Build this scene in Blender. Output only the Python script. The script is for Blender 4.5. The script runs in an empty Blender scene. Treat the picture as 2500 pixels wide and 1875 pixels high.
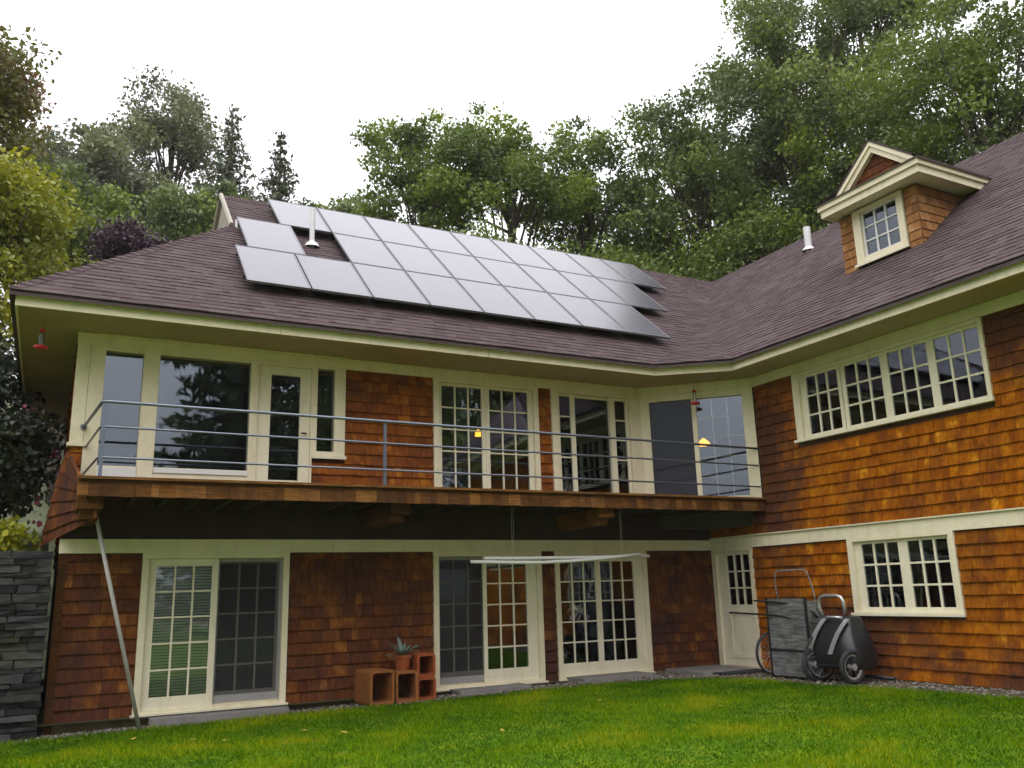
import bpy, math, random
import numpy as np
from mathutils import Matrix, Vector

random.seed(7); rng = np.random.default_rng(7)
scn = bpy.context.scene
COL = scn.collection

# ------------------------------------------------------------------ camera
cam_d = bpy.data.cameras.new('camera'); cam = bpy.data.objects.new('camera', cam_d); COL.objects.link(cam)
scn.camera = cam
CAM = (-5.702, -13.666, 1.530)
yaw, pitch, roll = math.radians(28.138), math.radians(13.536), math.radians(-1.655)
f = Vector((math.sin(yaw)*math.cos(pitch), math.cos(yaw)*math.cos(pitch), math.sin(pitch)))
r = Vector((math.cos(yaw), -math.sin(yaw), 0)); u = r.cross(f)
r2 = r*math.cos(roll)+u*math.sin(roll); u2 = u*math.cos(roll)-r*math.sin(roll)
cam.matrix_world = Matrix(((r2.x, u2.x, -f.x, CAM[0]), (r2.y, u2.y, -f.y, CAM[1]), (r2.z, u2.z, -f.z, CAM[2]), (0, 0, 0, 1)))
cam_d.sensor_width = 36; cam_d.lens = 30.33; cam_d.clip_start = .1; cam_d.clip_end = 2000

# ------------------------------------------------------------------ sky, sun, exposure
SUN_AZ, SUN_EL = math.radians(215), math.radians(66)     # azimuth from +Y clockwise
w = bpy.data.worlds.new('World'); scn.world = w; w.use_nodes = True
nt = w.node_tree; nt.nodes.clear()
wo = nt.nodes.new('ShaderNodeOutputWorld'); bg = nt.nodes.new('ShaderNodeBackground')
sk = nt.nodes.new('ShaderNodeTexSky'); sk.sky_type = 'NISHITA'; sk.sun_disc = False
sk.sun_elevation = SUN_EL; sk.sun_rotation = SUN_AZ; sk.dust_density = 4; sk.air_density = 1.2
# a closed layer of pale stratus over the blue: very even, a little brighter overhead
tc = nt.nodes.new('ShaderNodeTexCoord'); sep = nt.nodes.new('ShaderNodeSeparateXYZ')
mr = nt.nodes.new('ShaderNodeMapRange'); mr.inputs['From Min'].default_value = 0; mr.inputs['From Max'].default_value = 1
mr.inputs['To Min'].default_value = 6; mr.inputs['To Max'].default_value = 31
nz = nt.nodes.new('ShaderNodeTexNoise'); nz.inputs['Scale'].default_value = 2.2; nz.inputs['Detail'].default_value = 4
mr2 = nt.nodes.new('ShaderNodeMapRange'); mr2.inputs['To Min'].default_value = .9; mr2.inputs['To Max'].default_value = 1.1
mul = nt.nodes.new('ShaderNodeMath'); mul.operation = 'MULTIPLY'
cmb = nt.nodes.new('ShaderNodeCombineColor')
mb_ = nt.nodes.new('ShaderNodeMath'); mb_.operation = 'MULTIPLY'; mb_.inputs[1].default_value = 1.04
mix = nt.nodes.new('ShaderNodeMixRGB'); mix.inputs[0].default_value = .93
L = nt.links.new
L(tc.outputs['Generated'], sep.inputs[0]); L(sep.outputs['Z'], mr.inputs['Value'])
L(tc.outputs['Generated'], nz.inputs['Vector']); L(nz.outputs['Fac'], mr2.inputs['Value'])
L(mr.outputs[0], mul.inputs[0]); L(mr2.outputs[0], mul.inputs[1])
L(mul.outputs[0], cmb.inputs[0]); L(mul.outputs[0], cmb.inputs[1]); L(mul.outputs[0], mb_.inputs[0]); L(mb_.outputs[0], cmb.inputs[2])
L(sk.outputs[0], mix.inputs[1]); L(cmb.outputs[0], mix.inputs[2])
L(mix.outputs[0], bg.inputs[0]); bg.inputs[1].default_value = .1
L(bg.outputs[0], wo.inputs[0])
sun_d = bpy.data.lights.new('sun', 'SUN'); sun = bpy.data.objects.new('sun', sun_d); COL.objects.link(sun)
sun_d.energy = .7; sun_d.angle = math.radians(60); sun_d.color = (1, .95, .86)
sd = Vector((math.sin(SUN_AZ)*math.cos(SUN_EL), math.cos(SUN_AZ)*math.cos(SUN_EL), math.sin(SUN_EL)))
sun.rotation_euler = sd.to_track_quat('Z', 'Y').to_euler(); sun.location = (0, -20, 40)
vs = scn.view_settings; vs.view_transform = 'Standard'; vs.look = 'None'; vs.exposure = .12; vs.gamma = 1; vs.use_curve_mapping = False
scn.render.engine = 'CYCLES'
scn.cycles.max_bounces = 6; scn.cycles.diffuse_bounces = 2; scn.cycles.glossy_bounces = 3; scn.cycles.volume_bounces = 0; scn.cycles.transparent_max_bounces = 16

# ------------------------------------------------------------------ materials
def new_mat(name):
    m = bpy.data.materials.new(name); m.use_nodes = True
    t = m.node_tree; t.nodes.clear(); o = t.nodes.new('ShaderNodeOutputMaterial')
    return m, t, o
def N(t, typ, **kw):
    n = t.nodes.new(typ)
    for k, v in kw.items(): setattr(n, k, v)
    return n
def ramp(t, stops):
    n = t.nodes.new('ShaderNodeValToRGB'); e = n.color_ramp.elements
    while len(e) < len(stops): e.new(.5)
    for k, (p, c) in enumerate(stops): e[k].position = p; e[k].color = (*c, 1)
    return n
def noise(t, scale, detail=4, stretch=None, coord='pos', rough=.55):
    g = t.nodes.new('ShaderNodeNewGeometry')
    n = t.nodes.new('ShaderNodeTexNoise'); n.inputs['Scale'].default_value = scale; n.inputs['Detail'].default_value = detail
    n.inputs['Roughness'].default_value = rough
    mp = t.nodes.new('ShaderNodeMapping')
    if stretch: mp.inputs['Scale'].default_value = stretch
    t.links.new(g.outputs['Position'], mp.inputs[0]); t.links.new(mp.outputs[0], n.inputs['Vector'])
    return n
def bump(t, src, strength, dist=.01):
    b = t.nodes.new('ShaderNodeBump'); b.inputs['Strength'].default_value = strength; b.inputs['Distance'].default_value = dist
    t.links.new(src, b.inputs['Height']); return b
def plain(name, color, rough=.6, var=.25, scale=3, metal=0, fine=40, bumpv=.15, spec=.4):
    m, t, o = new_mat(name)
    p = N(t, 'ShaderNodeBsdfPrincipled'); p.inputs['Roughness'].default_value = rough; p.inputs['Metallic'].default_value = metal
    p.inputs['Specular IOR Level'].default_value = spec
    a = noise(t, scale, 5); b = noise(t, fine, 3)
    ad = N(t, 'ShaderNodeMath', operation='ADD'); t.links.new(a.outputs['Fac'], ad.inputs[0]); t.links.new(b.outputs['Fac'], ad.inputs[1])
    rp = ramp(t, [(.35, tuple(c*(1-var) for c in color)), (.65, tuple(min(1, c*(1+var)) for c in color))])
    mm = N(t, 'ShaderNodeMath', operation='MULTIPLY'); mm.inputs[1].default_value = .5
    t.links.new(ad.outputs[0], mm.inputs[0]); t.links.new(mm.outputs[0], rp.inputs[0]); t.links.new(rp.outputs[0], p.inputs['Base Color'])
    if bumpv: t.links.new(bump(t, b.outputs['Fac'], bumpv).outputs[0], p.inputs['Normal'])
    t.links.new(p.outputs[0], o.inputs[0]); return m
def tinted(name, stops, rough=.75, grain=(30, 30, 3), gscale=1.5, gamt=.35, stain=None, blotch=0, bumpv=.3, spec=.3, patches=(), pcol=(.06, .026, .019), tamt=1.0):
    """colour ramp over a per-piece random tint (face attribute + object random), with grain and stains"""
    m, t, o = new_mat(name); lk = t.links.new
    p = N(t, 'ShaderNodeBsdfPrincipled'); p.inputs['Roughness'].default_value = rough; p.inputs['Specular IOR Level'].default_value = spec
    at = N(t, 'ShaderNodeAttribute', attribute_name='tint'); oi = N(t, 'ShaderNodeObjectInfo')
    ad = N(t, 'ShaderNodeMath', operation='ADD'); fr = N(t, 'ShaderNodeMath', operation='FRACT')
    lk(at.outputs['Fac'], ad.inputs[0]); lk(oi.outputs['Random'], ad.inputs[1]); lk(ad.outputs[0], fr.inputs[0])
    sq = N(t, 'ShaderNodeMapRange'); sq.inputs['To Min'].default_value = .5-.5*tamt; sq.inputs['To Max'].default_value = .5+.5*tamt; lk(fr.outputs[0], sq.inputs['Value']); src = sq.outputs[0]
    if blotch:
        bl = noise(t, 5.5, 4, (1, 1, .8), rough=.6); ma = N(t, 'ShaderNodeMath', operation='MULTIPLY_ADD'); ma.inputs[1].default_value = blotch*2; ma.inputs[2].default_value = -blotch
        lk(bl.outputs['Fac'], ma.inputs[0]); a2 = N(t, 'ShaderNodeMath', operation='ADD', use_clamp=True); lk(src, a2.inputs[0]); lk(ma.outputs[0], a2.inputs[1]); src = a2.outputs[0]
    rp = ramp(t, stops); lk(src, rp.inputs[0])
    g = noise(t, gscale, 5, grain)
    gr = N(t, 'ShaderNodeMapRange'); gr.inputs['From Min'].default_value = .3; gr.inputs['From Max'].default_value = .7
    gr.inputs['To Min'].default_value = 1-gamt; gr.inputs['To Max'].default_value = 1+gamt
    lk(g.outputs['Fac'], gr.inputs['Value'])
    mx = N(t, 'ShaderNodeVectorMath', operation='SCALE'); lk(rp.outputs[0], mx.inputs[0]); lk(gr.outputs[0], mx.inputs['Scale'])
    out = mx.outputs[0]
    if stain:
        col, sc, lo, hi = stain
        s = noise(t, sc, 6, rough=.65); sr = N(t, 'ShaderNodeMapRange'); sr.inputs['From Min'].default_value = lo; sr.inputs['From Max'].default_value = hi
        sr.inputs['To Max'].default_value = .75
        lk(s.outputs['Fac'], sr.inputs['Value'])
        mc = N(t, 'ShaderNodeMixRGB'); lk(sr.outputs[0], mc.inputs[0]); lk(out, mc.inputs[1]); mc.inputs[2].default_value = (*col, 1); out = mc.outputs[0]
    for (cx, cy, cz, rx_, ry_, rz_) in patches:      # dark patches with ragged edges
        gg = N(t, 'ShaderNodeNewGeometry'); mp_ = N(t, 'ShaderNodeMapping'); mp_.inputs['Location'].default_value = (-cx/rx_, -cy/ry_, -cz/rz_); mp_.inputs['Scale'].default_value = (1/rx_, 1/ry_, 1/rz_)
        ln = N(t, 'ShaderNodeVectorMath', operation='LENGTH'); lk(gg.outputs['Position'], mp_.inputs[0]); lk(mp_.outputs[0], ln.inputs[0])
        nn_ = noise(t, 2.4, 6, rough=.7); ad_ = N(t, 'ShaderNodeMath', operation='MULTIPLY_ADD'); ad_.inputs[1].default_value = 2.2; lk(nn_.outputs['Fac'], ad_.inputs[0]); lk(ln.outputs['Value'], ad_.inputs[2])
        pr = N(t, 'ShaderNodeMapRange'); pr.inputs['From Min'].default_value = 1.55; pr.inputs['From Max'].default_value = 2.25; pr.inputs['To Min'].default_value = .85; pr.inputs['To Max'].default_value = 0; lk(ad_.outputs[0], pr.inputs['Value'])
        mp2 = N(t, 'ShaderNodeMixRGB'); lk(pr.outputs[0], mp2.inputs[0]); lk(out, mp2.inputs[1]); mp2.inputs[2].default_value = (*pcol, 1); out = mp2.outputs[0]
    lk(out, p.inputs['Base Color'])
    if bumpv: lk(bump(t, g.outputs['Fac'], bumpv, .006).outputs[0], p.inputs['Normal'])
    lk(p.outputs[0], o.inputs[0]); return m
def glass_mat(name, ior=1.95, tint=(.8, .88, 1), trans=(.93, .95, .95), rough=0.0):
    m, t, o = new_mat(name)
    tr = N(t, 'ShaderNodeBsdfTransparent'); tr.inputs[0].default_value = (*trans, 1)
    gl = N(t, 'ShaderNodeBsdfGlossy'); gl.inputs[0].default_value = (*tint, 1); gl.inputs['Roughness'].default_value = rough
    fr = N(t, 'ShaderNodeFresnel'); fr.inputs[0].default_value = ior
    wv = noise(t, 1.3, 2); t.links.new(bump(t, wv.outputs['Fac'], .010, .05).outputs[0], gl.inputs['Normal'])
    mx = N(t, 'ShaderNodeMixShader'); t.links.new(fr.outputs[0], mx.inputs[0]); t.links.new(tr.outputs[0], mx.inputs[1]); t.links.new(gl.outputs[0], mx.inputs[2])
    t.links.new(mx.outputs[0], o.inputs[0]); return m
def leaf_mat(name, stops, trans=.3, spec=.45):
    m, t, o = new_mat(name); lk = t.links.new
    at = N(t, 'ShaderNodeAttribute', attribute_name='tint'); rp = ramp(t, stops); lk(at.outputs['Fac'], rp.inputs[0])
    d = N(t, 'ShaderNodeBsdfPrincipled'); d.inputs['Roughness'].default_value = .5; d.inputs['Specular IOR Level'].default_value = spec
    tl = N(t, 'ShaderNodeBsdfTranslucent'); lk(rp.outputs[0], d.inputs['Base Color']); lk(rp.outputs[0], tl.inputs[0])
    mx = N(t, 'ShaderNodeMixShader'); mx.inputs[0].default_value = trans; lk(d.outputs[0], mx.inputs[1]); lk(tl.outputs[0], mx.inputs[2]); lk(mx.outputs[0], o.inputs[0])
    return m
def emit(name, color, s):
    m, t, o = new_mat(name); e = N(t, 'ShaderNodeEmission'); e.inputs[0].default_value = (*color, 1); e.inputs[1].default_value = s
    t.links.new(e.outputs[0], o.inputs[0]); return m

M = {}
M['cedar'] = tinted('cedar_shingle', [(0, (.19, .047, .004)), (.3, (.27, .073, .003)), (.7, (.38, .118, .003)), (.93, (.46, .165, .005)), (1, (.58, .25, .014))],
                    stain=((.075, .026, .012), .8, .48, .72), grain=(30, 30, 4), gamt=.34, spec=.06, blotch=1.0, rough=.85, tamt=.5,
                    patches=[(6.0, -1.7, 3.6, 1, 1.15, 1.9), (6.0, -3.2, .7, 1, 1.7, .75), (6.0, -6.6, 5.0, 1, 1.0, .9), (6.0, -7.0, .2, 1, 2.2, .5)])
M['cedar_red'] = tinted('cedar_shingle_red', [(0, (.16, .044, .012)), (.3, (.21, .060, .012)), (.65, (.28, .084, .012)), (.9, (.37, .125, .014)), (1, (.46, .20, .04))],
                    stain=((.055, .023, .017), .9, .46, .68), grain=(30, 30, 4), gamt=.34, spec=.06, blotch=.9, rough=.85, tamt=.55)
M['cedar_dark'] = tinted('dark_and_shaded_cedar', [(0, (.085, .030, .015)), (.4, (.115, .038, .016)), (.8, (.165, .056, .015)), (1, (.25, .095, .022))],
                    stain=((.045, .024, .022), .7, .45, .65), grain=(30, 30, 4), gamt=.34, spec=.06, blotch=.6, rough=.85, tamt=.85)  # darkened cedar: the lower left wall's shade is put into the colour
M['cedar_tan'] = tinted('pale_cedar_shingle', [(0, (.22, .095, .034)), (.4, (.29, .135, .048)), (.8, (.36, .18, .07)), (1, (.44, .25, .11))],
                    stain=((.13, .07, .04), 1.2, .5, .75), grain=(30, 30, 4), gamt=.3, spec=.06, blotch=.7, rough=.85, tamt=.6)
M['sheath'] = plain('wall_sheathing', (.07, .03, .015), .9)
M['asphalt'] = tinted('asphalt_shingle', [(0, (.062, .040, .042)), (.5, (.075, .050, .053)), (1, (.090, .064, .065))], rough=.9, grain=(8, 8, 8), gscale=6, gamt=.3,
                      stain=((.13, .10, .09), .7, .55, .9), bumpv=.5, spec=.2)
M['cream'] = plain('cream_paint', (.68, .59, .37), .5, .06, 2.0, fine=60, bumpv=.06)
M['cream_wood'] = plain('cream_sash_paint', (.70, .63, .43), .45, .06, 2.0, fine=60, bumpv=.05)
def weathered(name, color, rough):
    m, t, o = new_mat(name); lk = t.links.new; p = N(t, 'ShaderNodeBsdfPrincipled'); p.inputs['Roughness'].default_value = rough; p.inputs['Specular IOR Level'].default_value = .3
    a = noise(t, 1.6, 5, (3, 3, 1.2), rough=.6); b = noise(t, 22, 4, rough=.7)
    r1 = ramp(t, [(.28, tuple(c*k for c, k in zip(color, (.88, .87, .83)))), (.5, color), (.8, tuple(min(1, c*1.06) for c in color))]); lk(a.outputs['Fac'], r1.inputs[0])
    r2 = ramp(t, [(.33, (.91, .90, .87)), (.5, (1, 1, 1))]); lk(b.outputs['Fac'], r2.inputs[0])
    mx = N(t, 'ShaderNodeMixRGB', blend_type='MULTIPLY'); mx.inputs[0].default_value = 1; lk(r1.outputs[0], mx.inputs[1]); lk(r2.outputs[0], mx.inputs[2]); lk(mx.outputs[0], p.inputs['Base Color'])
    lk(bump(t, b.outputs['Fac'], .08, .004).outputs[0], p.inputs['Normal']); lk(p.outputs[0], o.inputs[0]); return m
M['cream'] = weathered('cream_paint_weathered', (.80, .72, .52), .55); M['cream_wood'] = weathered('cream_sash_weathered', (.80, .74, .56), .5)
M['white'] = plain('white_paint', (.74, .73, .70), .45, .05)
M['glass'] = glass_mat('window_glass')
M['screen'] = None
m, t, o = new_mat('insect_screen'); tr = N(t, 'ShaderNodeBsdfTransparent'); df = N(t, 'ShaderNodeBsdfDiffuse'); df.inputs[0].default_value = (.05, .05, .055, 1)
mx = N(t, 'ShaderNodeMixShader'); mx.inputs[0].default_value = .42; t.links.new(tr.outputs[0], mx.inputs[1]); t.links.new(df.outputs[0], mx.inputs[2]); t.links.new(mx.outputs[0], o.inputs[0]); M['screen'] = m
M['alu'] = plain('grey_screen_frame', (.30, .29, .29), .5, .1, metal=0)
M['interior'] = plain('room_wall', (.06, .05, .045), .9, .2)
M['deck'] = tinted('weathered_deck_wood', [(0, (.065, .026, .008)), (.5, (.125, .050, .012)), (1, (.20, .090, .024))], grain=(3, 30, 30), gamt=.45, stain=((.04, .022, .014), 1.8, .45, .7), spec=.08, blotch=.4)
M['under'] = plain('deck_underside_and_shade', (.04, .022, .020), .9, .3)
M['rail'] = plain('grey_rail_metal', (.17, .19, .24), .35, .12, metal=.6, fine=80, bumpv=.05)
M['dark_metal'] = plain('dark_metal', (.03, .03, .035), .45, .2, metal=.5)
M['silver'] = plain('silver_strap', (.62, .61, .62), .3, .08, metal=.75, bumpv=.05)
M['galv'] = plain('galvanised_pipe', (.66, .64, .64), .4, .1, metal=.35)
M['pole'] = plain('grey_pole', (.46, .43, .42), .5, .12)
M['black_poly'] = plain('black_polyethylene', (.014, .0145, .017), .36, .2, fine=25, bumpv=.1, spec=.5)
M['rubber'] = plain('rubber', (.03, .03, .032), .8, .25)
M['plywood'] = tinted('weathered_plywood', [(0, (.12, .12, .12)), (.5, (.18, .18, .172)), (1, (.24, .24, .225))], rough=.9, grain=(6, 2, 16), gscale=1.6, gamt=.55, stain=((.05, .05, .04), 3, .5, .7), blotch=.5)
M['terra'] = plain('terracotta', (.28, .07, .016), .8, .3, 6)
M['flue_orange'] = plain('flue_tile_orange', (.24, .085, .018), .85, .3, 5)
M['flue_red'] = plain('flue_tile_red', (.28, .06, .012), .85, .3, 5)
M['stone'] = tinted('slate_stone', [(0, (.016, .017, .018)), (.5, (.034, .035, .036)), (1, (.075, .073, .07))], rough=.85, grain=(4, 4, 14), gscale=2, gamt=.5, stain=((.05, .055, .02), 1.2, .55, .7), bumpv=.6)
M['slab'] = plain('granite_slab', (.20, .185, .175), .85, .25, 5, fine=60)
M['gravel'] = tinted('gravel', [(0, (.10, .085, .07)), (.5, (.20, .175, .15)), (1, (.36, .32, .28))], grain=(20, 20, 20))
M['dirt'] = plain('damp_soil', (.11, .085, .045), .95, .4, 3, fine=30)
M['concrete'] = plain('foundation', (.17, .13, .06), .9, .3, 3)
M['red'] = plain('red_plastic', (.55, .02, .03), .35, .1)
M['feeder_glass'] = glass_mat('feeder_glass', 1.5)
M['lamp'] = emit('lamp_glow', (1, .36, .02), 3.2)
M['blue'] = plain('blue_glaze', (.03, .30, .42), .3, .1)
M['blind'] = plain('blind_slat', (.74, .73, .64), .6, .05)
M['curtain'] = plain('pale_curtain', (.42, .46, .44), .9, .1)
M['dark_curtain'] = plain('dark_curtain', (.035, .035, .045), .95, .2)
M['mat'] = plain('door_mat', (.02, .02, .02), .95, .2)
M['bark'] = plain('bark', (.065, .05, .035), .9, .4, 5, fine=12, bumpv=.6)
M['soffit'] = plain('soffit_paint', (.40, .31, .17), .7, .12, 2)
M['gap'] = plain('pediment_cream', (.34, .31, .25), .7, .15)
# solar glass
m, t, o = new_mat('solar_glass'); p = N(t, 'ShaderNodeBsdfPrincipled')
g = N(t, 'ShaderNodeTexCoord'); br = N(t, 'ShaderNodeTexBrick'); br.offset = 0; br.inputs['Scale'].default_value = 1
br.inputs['Brick Width'].default_value = .156; br.inputs['Row Height'].default_value = .156; br.inputs['Mortar Size'].default_value = .003
br.inputs['Color1'].default_value = (.030, .028, .042, 1); br.inputs['Color2'].default_value = (.034, .031, .046, 1); br.inputs['Mortar'].default_value = (.045, .042, .06, 1)
t.links.new(g.outputs['Object'], br.inputs['Vector']); t.links.new(br.outputs[0], p.inputs['Base Color'])
p.inputs['Roughness'].default_value = .26; p.inputs['IOR'].default_value = 1.5; p.inputs['Coat Weight'].default_value = .25; p.inputs['Coat Roughness'].default_value = .10; p.inputs['Coat IOR'].default_value = 1.6
p.inputs['Specular Tint'].default_value = (.97, .86, 1, 1)
t.links.new(p.outputs[0], o.inputs[0]); M['solar'] = m
M['solar_frame'] = plain('solar_frame', (.17, .165, .18), .5, .05, metal=.3, bumpv=0)
M['solar_dark'] = plain('solar_backsheet', (.02, .02, .022), .7, .1)
# foliage
M['leaf_green'] = leaf_mat('leaf_green', [(0, (.060, .092, .016)), (.45, (.12, .175, .024)), (.8, (.20, .27, .028)), (1, (.30, .37, .035))])
M['leaf_dark'] = leaf_mat('leaf_dark', [(0, (.072, .105, .036)), (.45, (.13, .178, .046)), (.85, (.20, .26, .046)), (1, (.28, .345, .042))])
M['leaf_grey'] = leaf_mat('leaf_grey', [(0, (.10, .115, .07)), (.5, (.15, .17, .085)), (1, (.22, .24, .09))])
M['leaf_yellow'] = leaf_mat('leaf_yellow', [(0, (.11, .13, .016)), (.4, (.20, .225, .012)), (.8, (.34, .34, .010)), (1, (.45, .40, .014))])
M['leaf_red'] = leaf_mat('leaf_red', [(0, (.10, .115, .03)), (.5, (.16, .165, .035)), (.85, (.20, .14, .04)), (1, (.24, .07, .045))])
M['leaf_purple'] = leaf_mat('leaf_purple', [(0, (.025, .012, .022)), (.5, (.05, .022, .04)), (1, (.08, .04, .06))])
M['leaf_conifer'] = leaf_mat('leaf_conifer', [(0, (.05, .065, .038)), (.5, (.085, .105, .05)), (1, (.13, .15, .06))], .2)
M['leaf_shrub'] = leaf_mat('leaf_shrub', [(0, (.010, .016, .010)), (.6, (.022, .034, .016)), (1, (.05, .065, .02))], .15)
M['pink'] = leaf_mat('pink_petal', [(0, (.30, .05, .12)), (1, (.48, .12, .22))])
M['agave'] = leaf_mat('agave_leaf', [(0, (.08, .11, .09)), (1, (.20, .25, .21))], .1)
M['fallen'] = leaf_mat('fallen_leaf', [(0, (.40, .22, .04)), (1, (.50, .40, .06))], .1)
M['grass_blade'] = leaf_mat('grass_blade', [(0, (.026, .076, .0005)), (.4, (.085, .185, .0005)), (.75, (.19, .28, .001)), (1, (.36, .33, .010))], .3, .05)
# lawn soil under the blades: worn, yellowish and deep green patches
m, t, o = new_mat('lawn'); p = N(t, 'ShaderNodeBsdfPrincipled'); p.inputs['Roughness'].default_value = .95; p.inputs['Specular IOR Level'].default_value = .1
a = noise(t, 1.6, 6, rough=.7); b = noise(t, 14, 4)
rp = ramp(t, [(.3, (.03, .085, .004)), (.5, (.07, .14, .002)), (.7, (.16, .20, .005))]); t.links.new(a.outputs['Fac'], rp.inputs[0])
sc = N(t, 'ShaderNodeMapRange'); sc.inputs['To Min'].default_value = .5; sc.inputs['To Max'].default_value = 1.5; t.links.new(b.outputs['Fac'], sc.inputs['Value'])
vm = N(t, 'ShaderNodeVectorMath', operation='SCALE'); t.links.new(rp.outputs[0], vm.inputs[0]); t.links.new(sc.outputs[0], vm.inputs['Scale'])
t.links.new(vm.outputs[0], p.inputs['Base Color']); t.links.new(p.outputs[0], o.inputs[0]); M['lawn'] = m
M['hill'] = plain('woodland_floor', (.05, .06, .02), .95, .5, .6, fine=6)

# ------------------------------------------------------------------ object helpers
def link(o, parent=None):
    COL.objects.link(o)
    if parent: o.parent = parent
    return o
def mesh_obj(name, v, fcs, mat, parent=None, tint=None, smooth=False):
    me = bpy.data.meshes.new(name); me.from_pydata([tuple(x) for x in v], [], [tuple(x) for x in fcs]); me.update()
    if mat: me.materials.append(mat)
    if tint is not None:
        at = me.attributes.new('tint', 'FLOAT', 'FACE'); at.data.foreach_set('value', np.asarray(tint, np.float32))
    if smooth: me.polygons.foreach_set('use_smooth', [True]*len(me.polygons))
    return link(bpy.data.objects.new(name, me), parent)
def np_mesh(name, V, F, mat, parent=None, tint=None, smooth=False):
    """V (n,3), F (m,k) numpy"""
    me = bpy.data.meshes.new(name); k = F.shape[1]
    me.vertices.add(len(V)); me.vertices.foreach_set('co', np.asarray(V, np.float32).ravel())
    me.loops.add(F.size); me.loops.foreach_set('vertex_index', F.astype(np.int32).ravel())
    me.polygons.add(len(F)); me.polygons.foreach_set('loop_start', np.arange(0, F.size, k, dtype=np.int32))
    me.update(calc_edges=True); me.validate()
    me.materials.append(mat)
    if tint is not None:
        at = me.attributes.new('tint', 'FLOAT', 'FACE'); at.data.foreach_set('value', np.asarray(tint, np.float32))
    if smooth: me.polygons.foreach_set('use_smooth', np.ones(len(F), bool))
    return link(bpy.data.objects.new(name, me), parent)
def thing(name, label, cat, loc=(0, 0, 0), rz=0, group=None):
    o = bpy.data.objects.new(name, None); COL.objects.link(o); o.location = loc; o.rotation_euler = (0, 0, rz); o.empty_display_size = .2
    o['label'] = label; o['category'] = cat
    if group: o['group'] = group
    return o
def tag(o, label, cat, group=None):
    o['label'] = label; o['category'] = cat
    if group: o['group'] = group
    return o
def struct(o): o['kind'] = 'structure'; return o
def stuff(o): o['kind'] = 'stuff'; return o

class MB:
    def __init__(s): s.v = []; s.f = []; s.t = []
    def add(s, v, f, t=0.):
        n = len(s.v); s.v += [Vector(x) for x in v]; s.f += [tuple(i+n for i in q) for q in f]; s.t += [t]*len(f); return s
    BF = [(0, 3, 2, 1), (4, 5, 6, 7), (0, 1, 5, 4), (1, 2, 6, 5), (2, 3, 7, 6), (3, 0, 4, 7)]
    def box(s, x0, x1, y0, y1, z0, z1, F=None, t=0.):
        v = [(x0, y0, z0), (x1, y0, z0), (x1, y1, z0), (x0, y1, z0), (x0, y0, z1), (x1, y0, z1), (x1, y1, z1), (x0, y1, z1)]
        if F: v = [F.p(*q) for q in v]
        return s.add(v, s.BF, t)
    def hexa(s, v, t=0.): return s.add(v, s.BF, t)
    def tube(s, pts, rad, n=8, closed=False, cap=True):
        pts = [Vector(q) for q in pts]; m_ = len(pts); rad = rad if isinstance(rad, (list, tuple)) else [rad]*m_
        rings = []; prev = None
        for i, q in enumerate(pts):
            if closed: d = pts[(i+1) % m_]-pts[i-1]
            else: d = pts[min(i+1, m_-1)]-pts[max(i-1, 0)]
            d.normalize()
            if prev is None:
                a = Vector((0, 0, 1)) if abs(d.z) < .9 else Vector((1, 0, 0)); x = d.cross(a).normalized()
            else: x = (prev-d*prev.dot(d)).normalized()
            prev = x; y = d.cross(x)
            rings.append([q+(x*math.cos(2*math.pi*k/n)+y*math.sin(2*math.pi*k/n))*rad[i] for k in range(n)])
        v = [q for rg in rings for q in rg]; fc = []
        for i in range(m_ if closed else m_-1):
            a = i*n; b = ((i+1) % m_)*n
            for k in range(n): fc.append((a+k, a+(k+1) % n, b+(k+1) % n, b+k))
        if cap and not closed: fc.append(tuple(range(n))[::-1]); fc.append(tuple((m_-1)*n+k for k in range(n)))
        return s.add(v, fc)
    def prism(s, poly, z0, z1):
        n = len(poly); v = [(x, y, z0) for x, y in poly]+[(x, y, z1) for x, y in poly]
        return s.add(v, [tuple(range(n))[::-1], tuple(range(n, 2*n))]+[(i, (i+1) % n, n+(i+1) % n, n+i) for i in range(n)])
    def lathe(s, prof, n=20, c=(0, 0, 0), axis='z'):
        v = []
        for rr, z in prof:
            for k in range(n):
                a = 2*math.pi*k/n; q = (rr*math.cos(a), rr*math.sin(a), z)
                if axis == 'y': q = (q[0], q[2], q[1])
                v.append((q[0]+c[0], q[1]+c[1], q[2]+c[2]))
        fc = [(i*n+k, i*n+(k+1) % n, (i+1)*n+(k+1) % n, (i+1)*n+k) for i in range(len(prof)-1) for k in range(n)]
        return s.add(v, fc)
    def build(s, name, mat, parent=None, smooth=False, tint=False):
        return mesh_obj(name, s.v, s.f, mat, parent, s.t if tint else None, smooth)

class Frame:   # wall frame: a along the wall (to the viewer's right), o outwards, z up
    def __init__(s, org, uu, nn): s.o = Vector(org); s.u = Vector(uu).normalized(); s.n = Vector(nn).normalized()
    def p(s, a, o, z): return s.o+s.u*a+s.n*o+Vector((0, 0, z))
    def mat(s, a, o, z):
        q = s.p(a, o, z); return Matrix(((s.u.x, s.n.x, 0, q.x), (s.u.y, s.n.y, 0, q.y), (0, 0, 1, q.z), (0, 0, 0, 1)))
XR = 6.023; XL = -5.56
FL = Frame((0, 0, 0), (1, 0, 0), (0, -1, 0))
FR = Frame((XR, 0, 0), (0, -1, 0), (-1, 0, 0))
FD = Frame((4.45, 0, 0), (1, -1, 0), (-1, -1, 0))
XD = 6.78
FDF = Frame((XD, 0, 0), (0, -1, 0), (-1, 0, 0))          # dormer front
FDS = Frame((XD, -5.04, 0), (1, 0, 0), (0, -1, 0))       # dormer side

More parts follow.
